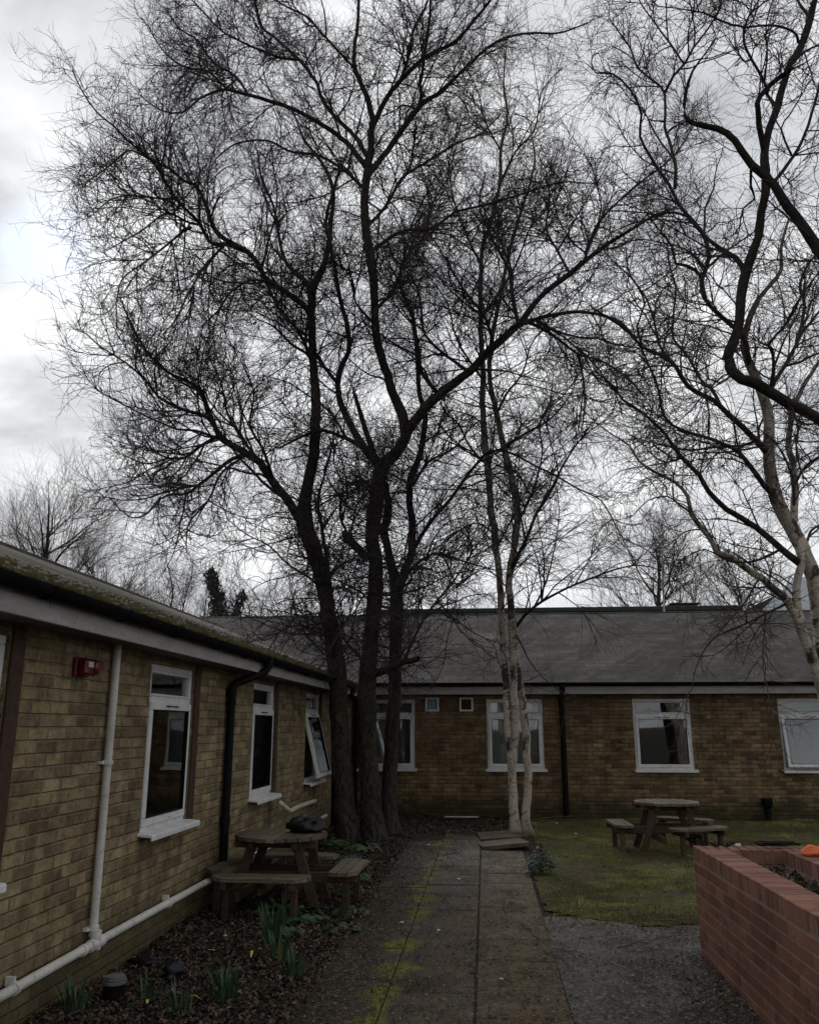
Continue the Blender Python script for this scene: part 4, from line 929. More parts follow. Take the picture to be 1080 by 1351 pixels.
def branches_from(limbs, par):
    """three generations of wood from a list of limbs; par = dict of numbers"""
    g = par; pos, D, rad, frac = [], [], [], []
    for R in limbs:
        P = R[:, :3]; seg = np.linalg.norm(np.diff(P, axis=0), axis=1); L = seg.sum(); cl = np.concatenate([[0], np.cumsum(seg)])
        n = int(L / g['sp0']) + 1; s = np.sort(rng.uniform(0, L, n)); s = s[s > g.get('skip', .1)]
        for q in s:
            i = min(np.searchsorted(cl, q), len(P) - 1); r = R[i, 3]
            if r > g['rmax'] or P[i, 2] < g['zmin']: continue
            if r > .035 and rng.random() < .35: continue
            if P[i, 2] < g.get('ztop', 0) and rng.random() < .22: continue
            T = P[i] - P[i - 1]; T /= np.linalg.norm(T) + 1e-9; v = rng.normal(0, 1, 3); v -= T * (v @ T); v /= np.linalg.norm(v); a = rng.uniform(*g['ang'])
            pos.append(P[i]); D.append(T * math.cos(a) + v * math.sin(a)); rad.append(r); frac.append(q / L)
        if R[-1, 3] < .05:
            T = P[-1] - P[-2]; T /= np.linalg.norm(T) + 1e-9
            for _ in range(2): pos.append(P[-1]); D.append(T + rng.normal(0, .22, 3)); rad.append(R[-1, 3] * 1.6); frac.append(.9)
    pos, D, rad, frac = map(np.array, (pos, D, rad, frac)); N = len(pos)
    L1 = rng.uniform(*g['L1'], N) * 1.05 * (1.25 - .98 * frac); r1 = np.minimum(rad * .7, rng.uniform(.010, .018, N) * (L1 / 1.6)) + .002
    P1 = grow(pos, D, L1, 9, g['wob'], g['trop1'], g['curl'], g.get('zig', 0)); R1 = taper(r1, r1 * .22 + .0012, 9); sets = [(P1, R1, 4)]
    p, d, r, t, ix = laterals(P1, R1, L1, g['sp1'], .10, 1.0, g['ang'])
    L2 = rng.uniform(*g['L2'], len(p)) * (1.15 - .55 * t); r2 = np.minimum(r * .72, .0064) + .0008
    P2 = grow(p, d, L2, 7, g['wob'] * 1.1, g['trop2'], g['curl'] * 1.2, g.get('zig', 0)); R2 = taper(r2, r2 * .3 + .0009, 7); sets.append((P2, R2, 3))
    p, d, r, t, ix = laterals(P2, R2, L2, g['sp2'], .08, 1.0, g['ang'])
    L3 = rng.uniform(*g['L3'], len(p)) * (1.1 - .4 * t); r3 = np.minimum(r * .8, g.get('r3', .0030)) + .0004
    P3 = grow(p, d, L3, 5, g['wob'] * 1.1, g['trop3'], g['curl'] * 1.3, g.get('zig', 0)); R3 = taper(r3, r3 * .45, 5); sets.append((P3, R3, 3))
    if g.get('sp3'):
        p, d, r, t, ix = laterals(P3, R3, L3, g['sp3'], .15, 1.0, g['ang'])
        L4 = rng.uniform(*g['L4'], len(p)); r4 = np.full(len(p), g.get('r4', .0016)); P4 = grow(p, d, L4, 3, g['wob'], g['trop3'], g['curl']); sets.append((P4, taper(r4, r4 * .5, 3), 3))
    return sets
def crown_mesh(sets, name, mat, parent):
    Vs, Fs, off = [], [], 0; cnt = 0
    for P, R, s in sets:
        v, f, _ = tubes(P, R, s); Vs.append(v); Fs.append(f + off); off += len(v); cnt += len(P)
    print(name, parent.name if parent else '', 'branches', cnt, 'faces', sum(len(f) for f in Fs))
    return np_mesh(name, np.vstack(Vs), np.vstack(Fs), mat, parent)
def survey(specs):
    """specs: (name, pts, Y0 or None to join, Y1)"""
    out = []
    for pts, Y0, Y1 in specs:
        if Y0 is None:
            q = limb(pts[:2], 13, 13); Y0 = attach(q, out)
            if isinstance(Y1, tuple): Y1 = Y0 + Y1[0]
        elif isinstance(Y1, tuple): Y1 = Y0 + Y1[0]
        out.append(limb(pts, Y0, Y1))
    return out
def w(pts, a, b):                        # give a pixel polyline widths running from a to b
    n = len(pts); return [(x, y, a + (b - a) * (i / (n - 1)) ** .8) for i, (x, y) in enumerate(pts)]

# ---- the many-stemmed tree
A = survey([
 ([(466, 1125, 44), (458, 1090, 37), (451, 1000, 33), (446, 900, 31), (437, 830, 27), (421, 750, 24), (402, 690, 23), (403, 655, 17), (413, 600, 14), (416, 540, 13), (413, 470, 11), (411, 390, 10), (425, 355, 8), (433, 325, 7), (436, 295, 6), (439, 250, 5), (425, 215, 4), (402, 185, 3), (388, 150, 2)], 12.95, 12.4),
 ([(496, 1128, 46), (492, 1090, 38), (487, 1000, 33), (485, 900, 30), (490, 830, 25), (496, 764, 23), (491, 700, 22), (497, 650, 20), (504, 615, 19), (520, 600, 15), (534, 577, 14), (530, 545, 14), (519, 520, 12), (505, 478, 11), (496, 440, 11), (494, 400, 11), (490, 350, 11), (483, 310, 11), (481, 260, 11), (484, 225, 10), (491, 160, 8), (483, 125, 7), (469, 92, 6), (467, 69, 5), (472, 28, 4), (474, -40, 3)], 12.98, 13.4),
 ([(516, 1108, 38), (513, 1060, 27), (517, 980, 24), (521, 900, 22), (521, 859, 21), (523, 795, 20), (518, 750, 17), (512, 732, 13), (507, 700, 12), (512, 671, 11), (506, 640, 9), (492, 600, 8), (480, 560, 7), (468, 520, 5)], 13.9, 14.4),
 # left stem's limbs
 ([(400, 690, 14), (380, 660, 12), (360, 635, 11), (343, 610, 10), (325, 598, 9), (300, 583, 8), (286, 573, 7), (272, 545, 6), (256, 512, 5), (235, 503, 4), (205, 490, 3.6), (180, 470, 3), (160, 445, 2.4), (138, 408, 1.6)], None, (-2.2,)),
 (w([(290, 577), (268, 550), (240, 543), (215, 535), (190, 522), (170, 500), (140, 478), (105, 460), (78, 440)], 6, 1.6), None, (-1.5,)),
 (w([(325, 598), (305, 606), (285, 620), (255, 640), (235, 652), (215, 652), (195, 658), (175, 677), (150, 683), (122, 665)], 6, 1.5), None, (.8,)),
 (w([(286, 574), (255, 590), (235, 603), (205, 605), (175, 612), (140, 602)], 5, 1.5), None, (.5,)),
 (w([(300, 583), (250, 568), (220, 566), (180, 552), (140, 535), (105, 520)], 4, 1.5), None, (-.8,)),
 (w([(343, 610), (320, 580), (300, 545), (290, 505), (270, 470)], 5, 1.6), None, (1.5,)),
 (w([(360, 635), (350, 600), (330, 560), (335, 520), (320, 480)], 5, 1.6), None, (-1.8,)),
 (w([(325, 600), (290, 625), (270, 660), (240, 690), (235, 720)], 4, 1.6), None, (-1.3,)),
 (w([(412, 392), (400, 368), (383, 354), (374, 339), (367, 308), (360, 270), (345, 235), (340, 200)], 7, 2), None, (1.2,)),
 ([(413, 430, 8), (405, 407, 8), (383, 389, 8), (353, 371, 7.5), (344, 355, 7), (325, 330, 7), (300, 318, 6.5), (277, 300, 6), (262, 264, 5), (245, 243, 4.5), (227, 238, 4), (205, 222, 3.5), (179, 213, 3), (143, 198, 2.6), (125, 205, 2.2), (100, 222, 1.8), (72, 238, 1.4)], None, (-2.4,)),
 (w([(325, 332), (299, 322), (271, 319), (254, 294), (217, 264), (196, 236), (171, 208), (138, 187), (113, 166), (85, 148), (62, 122), (46, 95)], 6, 1.5), None, (-1.6,)),
 (w([(254, 296), (238, 294), (199, 282), (157, 305), (115, 328)], 4, 1.5), None, (.6,)),
 (w([(240, 300), (227, 305), (202, 325), (168, 347), (135, 368), (125, 400)], 4, 1.5), None, (-1,)),
 (w([(300, 320), (270, 345), (240, 385), (220, 420), (200, 440)], 4, 1.6), None, (-1.6,)),
 (w([(216, 262), (190, 262), (150, 258), (110, 262), (75, 285)], 3, 1.4), None, (.9,)),
 (w([(413, 470), (404, 458), (391, 433), (367, 405), (352, 376), (335, 350), (300, 352), (270, 380)], 6, 1.8), None, (1.6,)),
 (w([(414, 480), (404, 466), (383, 453), (364, 433), (350, 425)], 5, 2), None, (-1.0,)),
 (w([(353, 371), (330, 370), (305, 385), (285, 410), (262, 430), (255, 460)], 4, 1.6), None, (1.6,)),
 # middle stem's limbs
 (w([(503, 618), (491, 605), (480, 590), (470, 575), (455, 545), (445, 510), (450, 485), (459, 465), (459, 435), (449, 395), (438, 335), (430, 290), (440, 250), (450, 215)], 12, 3), None, (-1.2,)),
 (w([(480, 592), (465, 582), (447, 575), (427, 568), (400, 575), (370, 590)], 7, 3), None, (-1.2,)),
 (w([(446, 505), (432, 490), (419, 472), (400, 440), (375, 420)], 6, 2), None, (1,)),
 (w([(484, 232), (500, 212), (519, 187), (550, 144), (563, 132), (583, 119), (617, 86), (650, 58), (689, 44), (736, 43), (775, 30)], 9, 1.8), None, (1.2,)),
 (w([(553, 142), (556, 125), (554, 111), (559, 80), (564, 42), (567, 20), (568, -30)], 5.5, 3), None, (-1,)),
 (w([(489, 175), (506, 136), (528, 106), (561, 75), (600, 55), (622, 30), (644, 3), (668, -30)], 7.5, 3), None, (-1,)),
 (w([(528, 106), (540, 70), (545, 40), (560, 10), (575, -30)], 4, 2), None, (-1.5,)),
 (w([(484, 222), (467, 200), (456, 186), (411, 156), (375, 139), (328, 125), (300, 118), (282, 120), (254, 130), (225, 148), (190, 145), (160, 128)], 8, 1.6), None, (-1.8,)),
 (w([(484, 205), (467, 178), (444, 156), (425, 131), (417, 108), (394, 78), (367, 53), (344, 33), (336, 0), (328, -40)], 6.5, 2.5), None, (1.5,)),
 (w([(472, 100), (467, 90), (425, 44), (405, 22), (372, 5), (340, -20)], 4, 2), None, (-1,)),
 (w([(394, 78), (368, 75), (330, 60), (290, 40), (260, 15), (230, -10)], 4, 1.6), None, (-1.5,)),
 (w([(328, 125), (310, 100), (275, 80), (250, 52), (222, 38), (198, 12)], 3.6, 1.5), None, (1.2,)),
 (w([(300, 118), (270, 95), (230, 88), (200, 72), (178, 48)], 3.4, 1.5), None, (-1.2,)),
 (w([(481, 250), (455, 225), (420, 205), (385, 200), (350, 185), (310, 190), (280, 210)], 5, 1.8), None, (2.0,)),
 (w([(483, 300), (510, 270), (530, 235), (560, 215), (600, 190), (635, 175), (660, 150)], 5, 1.8), None, (2.2,)),
 (w([(491, 330), (530, 305), (570, 300), (600, 280), (640, 270), (690, 255), (740, 240), (770, 242)], 5.5, 1.6), None, (-1.4,)),
 (w([(494, 410), (520, 380), (535, 340), (560, 310), (570, 270), (590, 235)], 5, 1.8), None, (1.6,)),
 (w([(496, 430), (470, 400), (465, 370), (450, 350)], 3.6, 1.8), None, (-1.6,)),
 ([(534, 577, 14), (545, 558, 14), (557, 542, 13), (579, 521, 12), (618, 490, 11), (651, 456, 10), (684, 428, 9), (696, 412, 8), (718, 386, 7), (751, 361, 7), (771, 344, 6), (801, 322, 5), (832, 303, 4), (860, 285, 3), (888, 275, 2)], None, (-1.6,)),
 (w([(771, 344), (778, 318), (790, 292), (811, 270), (850, 236), (888, 206), (912, 170)], 4.5, 1.6), None, (.8,)),
 (w([(684, 428), (718, 418), (759, 411), (790, 415), (818, 425), (840, 450), (855, 480), (868, 515)], 6, 2), None, (-1.5,)),
 (w([(690, 424), (708, 430), (729, 442), (762, 467), (790, 475), (826, 497), (848, 522)], 5, 2), None, (.6,)),
 (w([(762, 467), (769, 500), (771, 536), (768, 565)], 3.4, 1.5), None, (-.2,)),
 (w([(684, 428), (676, 392), (671, 356), (659, 333), (645, 306), (632, 270), (640, 230)], 6, 2), None, (1.8,)),
 (w([(651, 456), (640, 420), (610, 380), (590, 345), (575, 320)], 4.5, 1.8), None, (-1.6,)),
 (w([(618, 490), (590, 470), (560, 440), (555, 400), (545, 370), (520, 340)], 5, 1.8), None, (1.8,)),
 (w([(579, 521), (556, 490), (552, 460), (544, 420), (530, 380), (512, 345)], 6, 2), None, (-1.2,)),
 (w([(751, 361), (735, 330), (720, 300), (725, 260), (715, 225)], 4, 1.6), None, (1.4,)),
 # right stem's limbs
 ([(523, 790, 14), (530, 765, 13), (542, 728, 12), (543, 690, 10), (540, 660, 9.5), (541, 630, 9), (553, 604, 8.5), (559, 570, 8), (560, 545, 7), (553, 517, 6.5), (550, 472, 6), (544, 419, 5), (528, 372, 4), (535, 330, 3), (548, 300, 2)], None, (1.2,)),
 (w([(524, 790), (531, 772), (545, 748), (571, 731), (590, 733), (609, 740), (630, 746), (652, 752)], 5.5, 1.8), None, (-.8,)),
 (w([(541, 732), (560, 700), (575, 680), (593, 660), (614, 630), (630, 610), (647, 595), (672, 597), (705, 614), (734, 628), (759, 643), (792, 660), (808, 685)], 6, 1.6), None, (-1.8,)),
 (w([(545, 640), (565, 610), (600, 590), (625, 560), (660, 540)], 4, 1.6), None, (1.6,)),
 ([(488, 893, 15), (503, 886, 13), (516, 880, 12), (535, 874, 10), (551, 869, 8.5)], None, (-.5,)),
 (w([(530, 876), (545, 845), (558, 818), (577, 792), (603, 760), (622, 729), (644, 698), (660, 660)], 4, 1.4), None, (-1.0,)),
 (w([(577, 794), (598, 815), (625, 835), (650, 850), (660, 880)], 2.5, 1), None, (-.6,)),
 ([(484, 738, 13), (472, 724, 13), (458, 707, 12), (455, 703, 10)], None, (-.4,)),
 (w([(460, 708), (448, 680), (452, 640), (440, 610), (445, 580)], 3.4, 1.4), None, (-.5,)),
 (w([(437, 790), (431, 740), (425, 700), (420, 660), (430, 620), (440, 580)], 7, 2), None, (.8,)),
 (w([(440, 840), (420, 835), (395, 825), (375, 830), (350, 845), (335, 835)], 3.4, 1.2), None, (-1.0,)),
 (w([(428, 780), (405, 760), (380, 745), (355, 720), (325, 705), (300, 685)], 3.6, 1.3), None, (-1.3,)),
 (w([(450, 890), (440, 860), (450, 830), (465, 800), (460, 760)], 3.4, 1.2), None, (-.8,)),
 (w([(485, 890), (470, 860), (455, 845), (450, 800)], 4, 1.2), None, (-.8,)),
])
g_tree = dict(sp0=.115, ztop=8.5, zig=.05, rmax=.085, zmin=2.6, ang=(.45, 1.15), L1=(.7, 2.0), wob=.13, trop1=(0, 0, .03), trop2=(0, 0, .04), trop3=(0, 0, .05), curl=.09, sp1=.12, sp2=.115, L2=(.4, 1.2), L3=(.15, .5), r3=.0034)
tA = empty('bare_tree', (-1.75, 13.1, 0), 0, 'big bare tree with three thick dark stems rising from one foot behind the picnic table', 'tree')
tr = limb_mesh(A, 'trunk', M['bark'], tA, flare=.35)
crown_mesh(branches_from(A, g_tree), 'crown', M['twig'], tA)
# drooping water shoots between the stems
sh = [R[(R[:, 2] > 2.2) & (R[:, 2] < 6.8)] for R in A[:3]]; sh = [R for R in sh if len(R) > 4]
g_shoot = dict(sp0=.036, rmax=9, zmin=1.9, ang=(.7, 1.5), L1=(.5, 1.5), wob=.13, trop1=(0, 0, -.05), trop2=(0, 0, -.05), trop3=(0, 0, -.02), curl=.07, sp1=.13, sp2=.14, L2=(.25, .8), L3=(.12, .35), r3=.0032)
crown_mesh(branches_from(sh, g_shoot), 'water_shoots', M['twig'], tA)
sh2 = [R[(R[:, 2] > 3.4) & (R[:, 2] < 7.0)] for R in A[:3]]; g_shoot.update(sp0=.05, L1=(.8, 1.9), trop1=(0, 0, -.02)); crown_mesh(branches_from([R for R in sh2 if len(R) > 4], g_shoot), 'water_shoots', M['twig'], tA)
adopt(tA)

# ---- the birch beside the path
B = survey([
 ([(682, 1110, 22), (679, 1085, 16), (676, 1040, 14.5), (674, 1000, 14), (670, 950, 12), (666, 890, 11.5), (662, 830, 11), (659, 775, 11), (657, 747, 11), (652, 705, 10.5), (647, 664, 10), (643, 614, 9.5), (638, 570, 8.5), (636, 530, 8), (637, 494, 7), (634, 439, 6.5), (634, 383, 6), (636, 328, 5.5), (648, 292, 5), (659, 242, 4.5), (661, 194, 4), (669, 155, 3), (664, 110, 2), (668, 60, 1.4)], 13.75, 14.2),
 ([(677, 1010, 11), (679, 960, 12), (678, 900, 12), (675, 850, 12), (674, 809, 11.5), (671, 759, 11), (680, 713, 10.5), (682, 672, 10), (673, 622, 9), (665, 594, 8), (654, 541, 7), (645, 494, 6), (650, 440, 5.5), (662, 380, 5), (672, 330, 4), (690, 270, 3.4), (705, 215, 2.6), (700, 170, 1.8)], None, 13.2),
 ([(697, 1108, 24), (693, 1085, 15), (696, 1040, 13), (694, 975, 12.5), (689, 925, 12), (683, 885, 11), (678, 840, 10), (675, 800, 8)], 13.9, 13.75),
 (w([(673, 752), (693, 713), (707, 678), (726, 647), (747, 606), (768, 577), (790, 560)], 5.5, 1.6), None, (-1.4,)),
 (w([(665, 598), (673, 585), (700, 568), (729, 550), (754, 517), (760, 495)], 4, 1.4), None, (1,)),
 (w([(655, 545), (668, 520), (690, 490), (700, 455), (720, 430)], 3.6, 1.4), None, (-1,)),
 (w([(680, 828), (692, 812), (705, 800), (725, 788), (747, 776), (770, 767), (792, 758), (820, 749), (845, 746), (870, 752), (895, 768)], 4.6, 1.2), None, (-.9,)),
 (w([(679, 835), (690, 855), (697, 870), (712, 890), (735, 910)], 2.4, 1), None, (-.8,)),
 (w([(643, 614), (620, 590), (605, 560), (585, 540), (570, 500)], 3.6, 1.4), None, (1,)),
 (w([(636, 500), (615, 470), (600, 440), (590, 400), (570, 370)], 3.6, 1.4), None, (-1,)),
 (w([(634, 420), (655, 390), (680, 350), (700, 300), (735, 260), (750, 220)], 3.6, 1.4), None, (-.8,)),
 (w([(635, 350), (615, 310), (600, 270), (592, 220), (600, 180)], 3.4, 1.3), None, (1,)),
 (w([(660, 240), (680, 200), (705, 170), (715, 120), (740, 90)], 3, 1.2), None, (.6,)),
 (w([(661, 200), (640, 160), (630, 120), (615, 90)], 2.6, 1.2), None, (-.6,)),
 (w([(682, 690), (700, 655), (715, 600), (712, 560), (730, 520)], 3.4, 1.3), None, (1.3,)),
 (w([(652, 705), (630, 690), (605, 700), (585, 720), (570, 750)], 2.8, 1.1), None, (-1,)),
])
g_birch = dict(sp0=.16, rmax=.07, zmin=3.4, ang=(.5, 1.05), L1=(.7, 1.9), wob=.10, zig=.03, trop1=(0, 0, .0), trop2=(0, 0, -.07), trop3=(0, 0, -.13), curl=.03, sp1=.12, sp2=.10, L2=(.35, 1.05), L3=(.2, .62), r3=.0021)
tB = empty('birch_tree', (.55, 13.8, 0), 0, 'slender pale birch with two stems standing beside the paving', 'tree')
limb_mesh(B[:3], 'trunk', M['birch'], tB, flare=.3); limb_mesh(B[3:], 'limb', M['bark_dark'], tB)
crown_mesh(branches_from(B, g_birch), 'crown', M['twig_brown'], tB)
adopt(tB)

# ---- the leaning birch off the right edge
C_ = survey([
 ([(1118, 1120, 40), (1112, 1060, 34), (1104, 990, 30), (1094, 930, 29), (1086, 870, 28), (1080, 804, 27), (1072, 762, 25), (1062, 732, 23), (1053, 714, 22), (1042, 694, 21), (1030, 672, 20), (1020, 645, 18), (1014, 602, 16.5), (1014, 560, 15), (1008, 528, 13), (992, 489, 11), (981, 456, 9.5), (985, 430, 8), (994, 406, 7), (1002, 392, 6), (1019, 372, 5.5), (1030, 356, 5), (1030, 325, 4), (1040, 290, 3)], 12.2, 11.6),
 ([(1104, 1000, 20), (1092, 930, 18), (1078, 890, 17), (1064, 848, 16), (1052, 823, 15), (1042, 798, 14), (1033, 786, 13), (1015, 773, 12), (1002, 762, 11.5), (987, 752, 11), (975, 742, 10.5), (958, 734, 10), (945, 728, 9), (940, 716, 8.5), (927, 698, 8), (911, 677, 7), (907, 655, 6), (890, 636, 5), (862, 622, 4), (842, 608, 3.6), (830, 588, 3), (805, 572, 2.2), (790, 560, 1.6)], None, 10.6),
 ([(1056, 820, 13), (1050, 790, 13.5), (1053, 760, 13), (1056, 735, 12), (1052, 715, 10)], None, (.1,)),
 ([(1045, 705, 11), (1047, 680, 10.5), (1048, 643, 9.5), (1045, 610, 8.5), (1040, 590, 8), (1044, 550, 7), (1053, 522, 6), (1070, 492, 5), (1085, 470, 4)], None, (1.4,)),
 (w([(1053, 742), (1030, 724), (997, 696), (958, 671), (935, 649), (922, 627), (899, 604), (883, 582), (872, 567), (847, 544), (822, 528), (806, 508), (785, 490)], 10, 2), None, (-1.8,)),
 (w([(1016, 650), (991, 618), (974, 597), (955, 586), (935, 578), (899, 567), (876, 550), (869, 517), (860, 490), (845, 470)], 7.5, 2), None, (-1.4,)),
 (w([(1014, 600), (1004, 588), (991, 575), (969, 555), (941, 528), (908, 511), (891, 483), (870, 468), (847, 458), (827, 436), (802, 419), (780, 405)], 10, 2.4), None, (-1.6,)),
 (w([(950, 535), (937, 512), (924, 500), (908, 472), (888, 446), (888, 417), (891, 380), (883, 350), (880, 320)], 5, 1.8), None, (1.2,)),
 (w([(990, 487), (979, 444), (947, 414), (930, 394), (924, 364), (905, 350), (891, 347), (886, 325), (872, 306), (858, 290)], 7.5, 2), None, (-1.0,)),
 (w([(930, 394), (925, 370), (935, 340), (925, 305), (908, 285), (894, 267), (883, 244), (869, 225), (844, 180), (846, 150), (830, 117), (808, 97), (786, 96), (780, 82)], 7, 1.8), None, (-1.0,)),
 (w([(890, 248), (891, 220), (884, 190), (877, 167), (876, 122), (860, 105), (841, 89), (832, 65), (822, 50), (805, 26)], 5, 1.8), None, (.8,)),
 (w([(876, 124), (888, 100), (903, 83), (915, 62), (928, 45), (947, 15), (955, -20)], 4, 1.8), None, (-.8,)),
 (w([(902, 84), (886, 60), (872, 42), (858, 22), (845, 4), (838, -20)], 3.2, 1.6), None, (.6,)),
 (w([(1016, 512), (1041, 472), (1058, 439), (1085, 405)], 6, 3), None, (1.0,)),
 (w([(1050, 455), (1061, 405), (1055, 375), (1068, 345), (1085, 330)], 5, 3), None, (.8,)),
 (w([(1018, 512), (1021, 490), (1018, 465), (1014, 455), (1030, 435), (1048, 410), (1060, 380)], 4, 2), None, (-1,)),
 (w([(1013, 600), (1000, 575), (1010, 545), (1030, 530)], 4, 2), None, (1,)),
 (w([(1030, 724), (1010, 735), (985, 742), (960, 740), (930, 725), (905, 735)], 4, 1.4), None, (-1,)),
 (w([(1048, 790), (1030, 800), (1010, 810), (985, 822), (955, 835), (935, 848), (918, 880), (912, 910)], 4, 1.2), None, (-1.2,)),
 (w([(911, 677), (895, 665), (880, 655), (855, 660), (835, 680)], 3, 1.2), None, (-.8,)),
 (w([(899, 604), (880, 610), (860, 600), (845, 580)], 3, 1.2), None, (1,)),
 (w([(891, 483), (870, 455), (862, 420), (850, 390), (830, 360), (825, 325)], 4, 1.6), None, (1.4,)),
 (w([(847, 458), (840, 430), (850, 400), (835, 370), (810, 345)], 3.4, 1.5), None, (-.9,)),
 (w([(1044, 550), (1065, 560), (1085, 555)], 4, 2), None, (-1,)),
 (w([(1048, 640), (1062, 615), (1085, 600)], 4, 2.6), None, (-.8,)),
 (w([(1060, 730), (1070, 700), (1088, 690)], 4, 2.6), None, (.8,)),
])
g_c = dict(sp0=.15, rmax=.08, zmin=2.9, ang=(.6, 1.2), L1=(.6, 1.8), wob=.14, trop1=(0, 0, .01), trop2=(0, 0, -.04), trop3=(0, 0, -.08), curl=.06, zig=.04, sp1=.12, sp2=.09, L2=(.3, .95), L3=(.14, .45), r3=.0023)
tC = empty('birch_tree', (5.0, 12.6, 0), 0, 'thick leaning birch with crooked limbs at the right edge before the slate roof', 'tree')
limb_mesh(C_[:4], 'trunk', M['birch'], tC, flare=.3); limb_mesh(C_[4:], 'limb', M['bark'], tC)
crown_mesh(branches_from(C_, g_c), 'crown', M['twig_brown'], tC)
adopt(tC)

# ---- dark tree standing just outside the right edge, its limbs crossing the top corner
def off(x, y, z, r): return (x, y, z, r)
Dt = catmull(np.array([off(5.3, 8.6, -.1, .26), off(5.25, 8.6, 1.0, .21), off(5.1, 8.55, 2.4, .19), off(4.95, 8.5, 3.6, .17), off(4.9, 8.5, 5.2, .14), off(4.8, 8.6, 7.2, .10), off(4.9, 8.7, 9.0, .05)]), .15)
P0 = at(1090, 560, 8.3); P1_ = at(1040, 530, 8.3)
Ds = [Dt]
Ds.append(np.vstack([catmull(np.array([[4.95, 8.5, 3.6, .10], [(4.95 + P0[0]) / 2, 8.4, (3.6 + P0[2]) / 2, .075], [*P0, .056]]), .12)[:-1],
  limb([(1090, 560, 16), (1040, 530, 15), (1000, 508, 15), (978, 500, 14), (966, 490, 14), (961, 476, 14), (963, 462, 13.5), (969, 445, 13), (975, 425, 12), (977, 390, 12), (984, 355, 12), (995, 325, 11), (1003, 298, 11), (1006, 267, 11), (1010, 239, 12), (1008, 200, 10), (1016, 167, 9.5), (1025, 139, 9), (1036, 103, 8.5), (1044, 80, 8.5), (1061, 50, 8), (1069, 22, 8), (1074, 0, 7), (1080, -40, 6)], 8.3, 8.6)]))
Q0 = at(1092, 345, 8.3)
Ds.append(np.vstack([catmull(np.array([[4.9, 8.5, 5.2, .10], [(4.9 + Q0[0]) / 2, 8.4, (5.2 + Q0[2]) / 2, .07], [*Q0, .055]]), .12)[:-1],
  limb([(1092, 345, 14), (1070, 315, 13), (1055, 292, 12), (1038, 274, 12), (1022, 244, 11), (991, 217, 10), (969, 186, 8.5), (947, 169, 8), (916, 163, 6.5), (903, 152, 5), (904, 122, 4), (913, 94, 3), (930, 70, 2), (944, 50, 1.5)], 8.3, 8.0)]))
for pts, dy in (
 (w([(982, 358), (970, 340), (958, 333), (936, 317), (919, 300), (905, 285), (880, 280), (855, 290)], 8, 2), .6),
 (w([(1008, 200), (1001, 165), (999, 144), (1002, 128), (1020, 108), (1042, 92)], 8, 6), -.4),
 (w([(1019, 242), (1047, 205), (1063, 172), (1076, 130), (1085, 90)], 5, 3), .5),
 (w([(1012, 125), (1008, 108), (991, 78), (981, 55), (980, 36), (965, 32), (947, 25), (930, 17), (913, 14), (890, 10), (868, 8)], 4.5, 1.4), -.6),
 (w([(981, 38), (988, 20), (1000, 0), (1006, -20)], 3, 1.6), .4),
 (w([(1053, 56), (1050, 45), (1038, 37), (1015, 33), (982, 36)], 4, 2.6), -.5),
 (w([(1016, 167), (1024, 145), (1012, 125)], 5, 4), .3),
 (w([(1040, 90), (1060, 68), (1078, 60), (1090, 55)], 3.6, 2), .4),
 (w([(1068, 22), (1056, 8), (1048, -10)], 4, 3), .2),
 (w([(1016, 514), (1020, 485), (1018, 460), (1014, 452), (1035, 430), (1050, 400), (1075, 365)], 5, 2), -.5),
 (w([(991, 217), (990, 245), (995, 262), (980, 275), (975, 300)], 4, 1.8), .5),
 (w([(975, 425), (955, 420), (940, 400), (935, 370), (920, 345)], 3, 1.4), -.6),
 (w([(1040, 530), (1052, 560), (1050, 600), (1060, 630)], 3.4, 1.6), -.5),
 (w([(1044, 205), (1030, 170), (1042, 150), (1060, 120)], 3, 1.5), -.5),
 (w([(966, 493), (950, 505), (935, 500), (915, 510)], 3, 1.4), -.5),
):
    y0 = attach(limb(pts[:2], 8.3, 8.3), Ds[1:]); Ds.append(limb(pts, y0, y0 + dy))
g_d = dict(sp0=.15, rmax=.075, zmin=3.0, ang=(.6, 1.15), L1=(.45, 1.25), wob=.12, trop1=(0, 0, .03), trop2=(0, 0, .02), trop3=(0, 0, .0), curl=.05, zig=.05, sp1=.12, sp2=.095, L2=(.22, .65), L3=(.10, .32), r3=.0020)
tD = empty('bare_tree', (5.3, 8.6, 0), 0, 'dark rough-barked tree whose black limbs reach into the upper right corner', 'tree')
limb_mesh(Ds, 'trunk', M['bark_dark'], tD, flare=.2)
crown_mesh(branches_from(Ds, g_d), 'crown', M['twig'], tD)
adopt(tD)

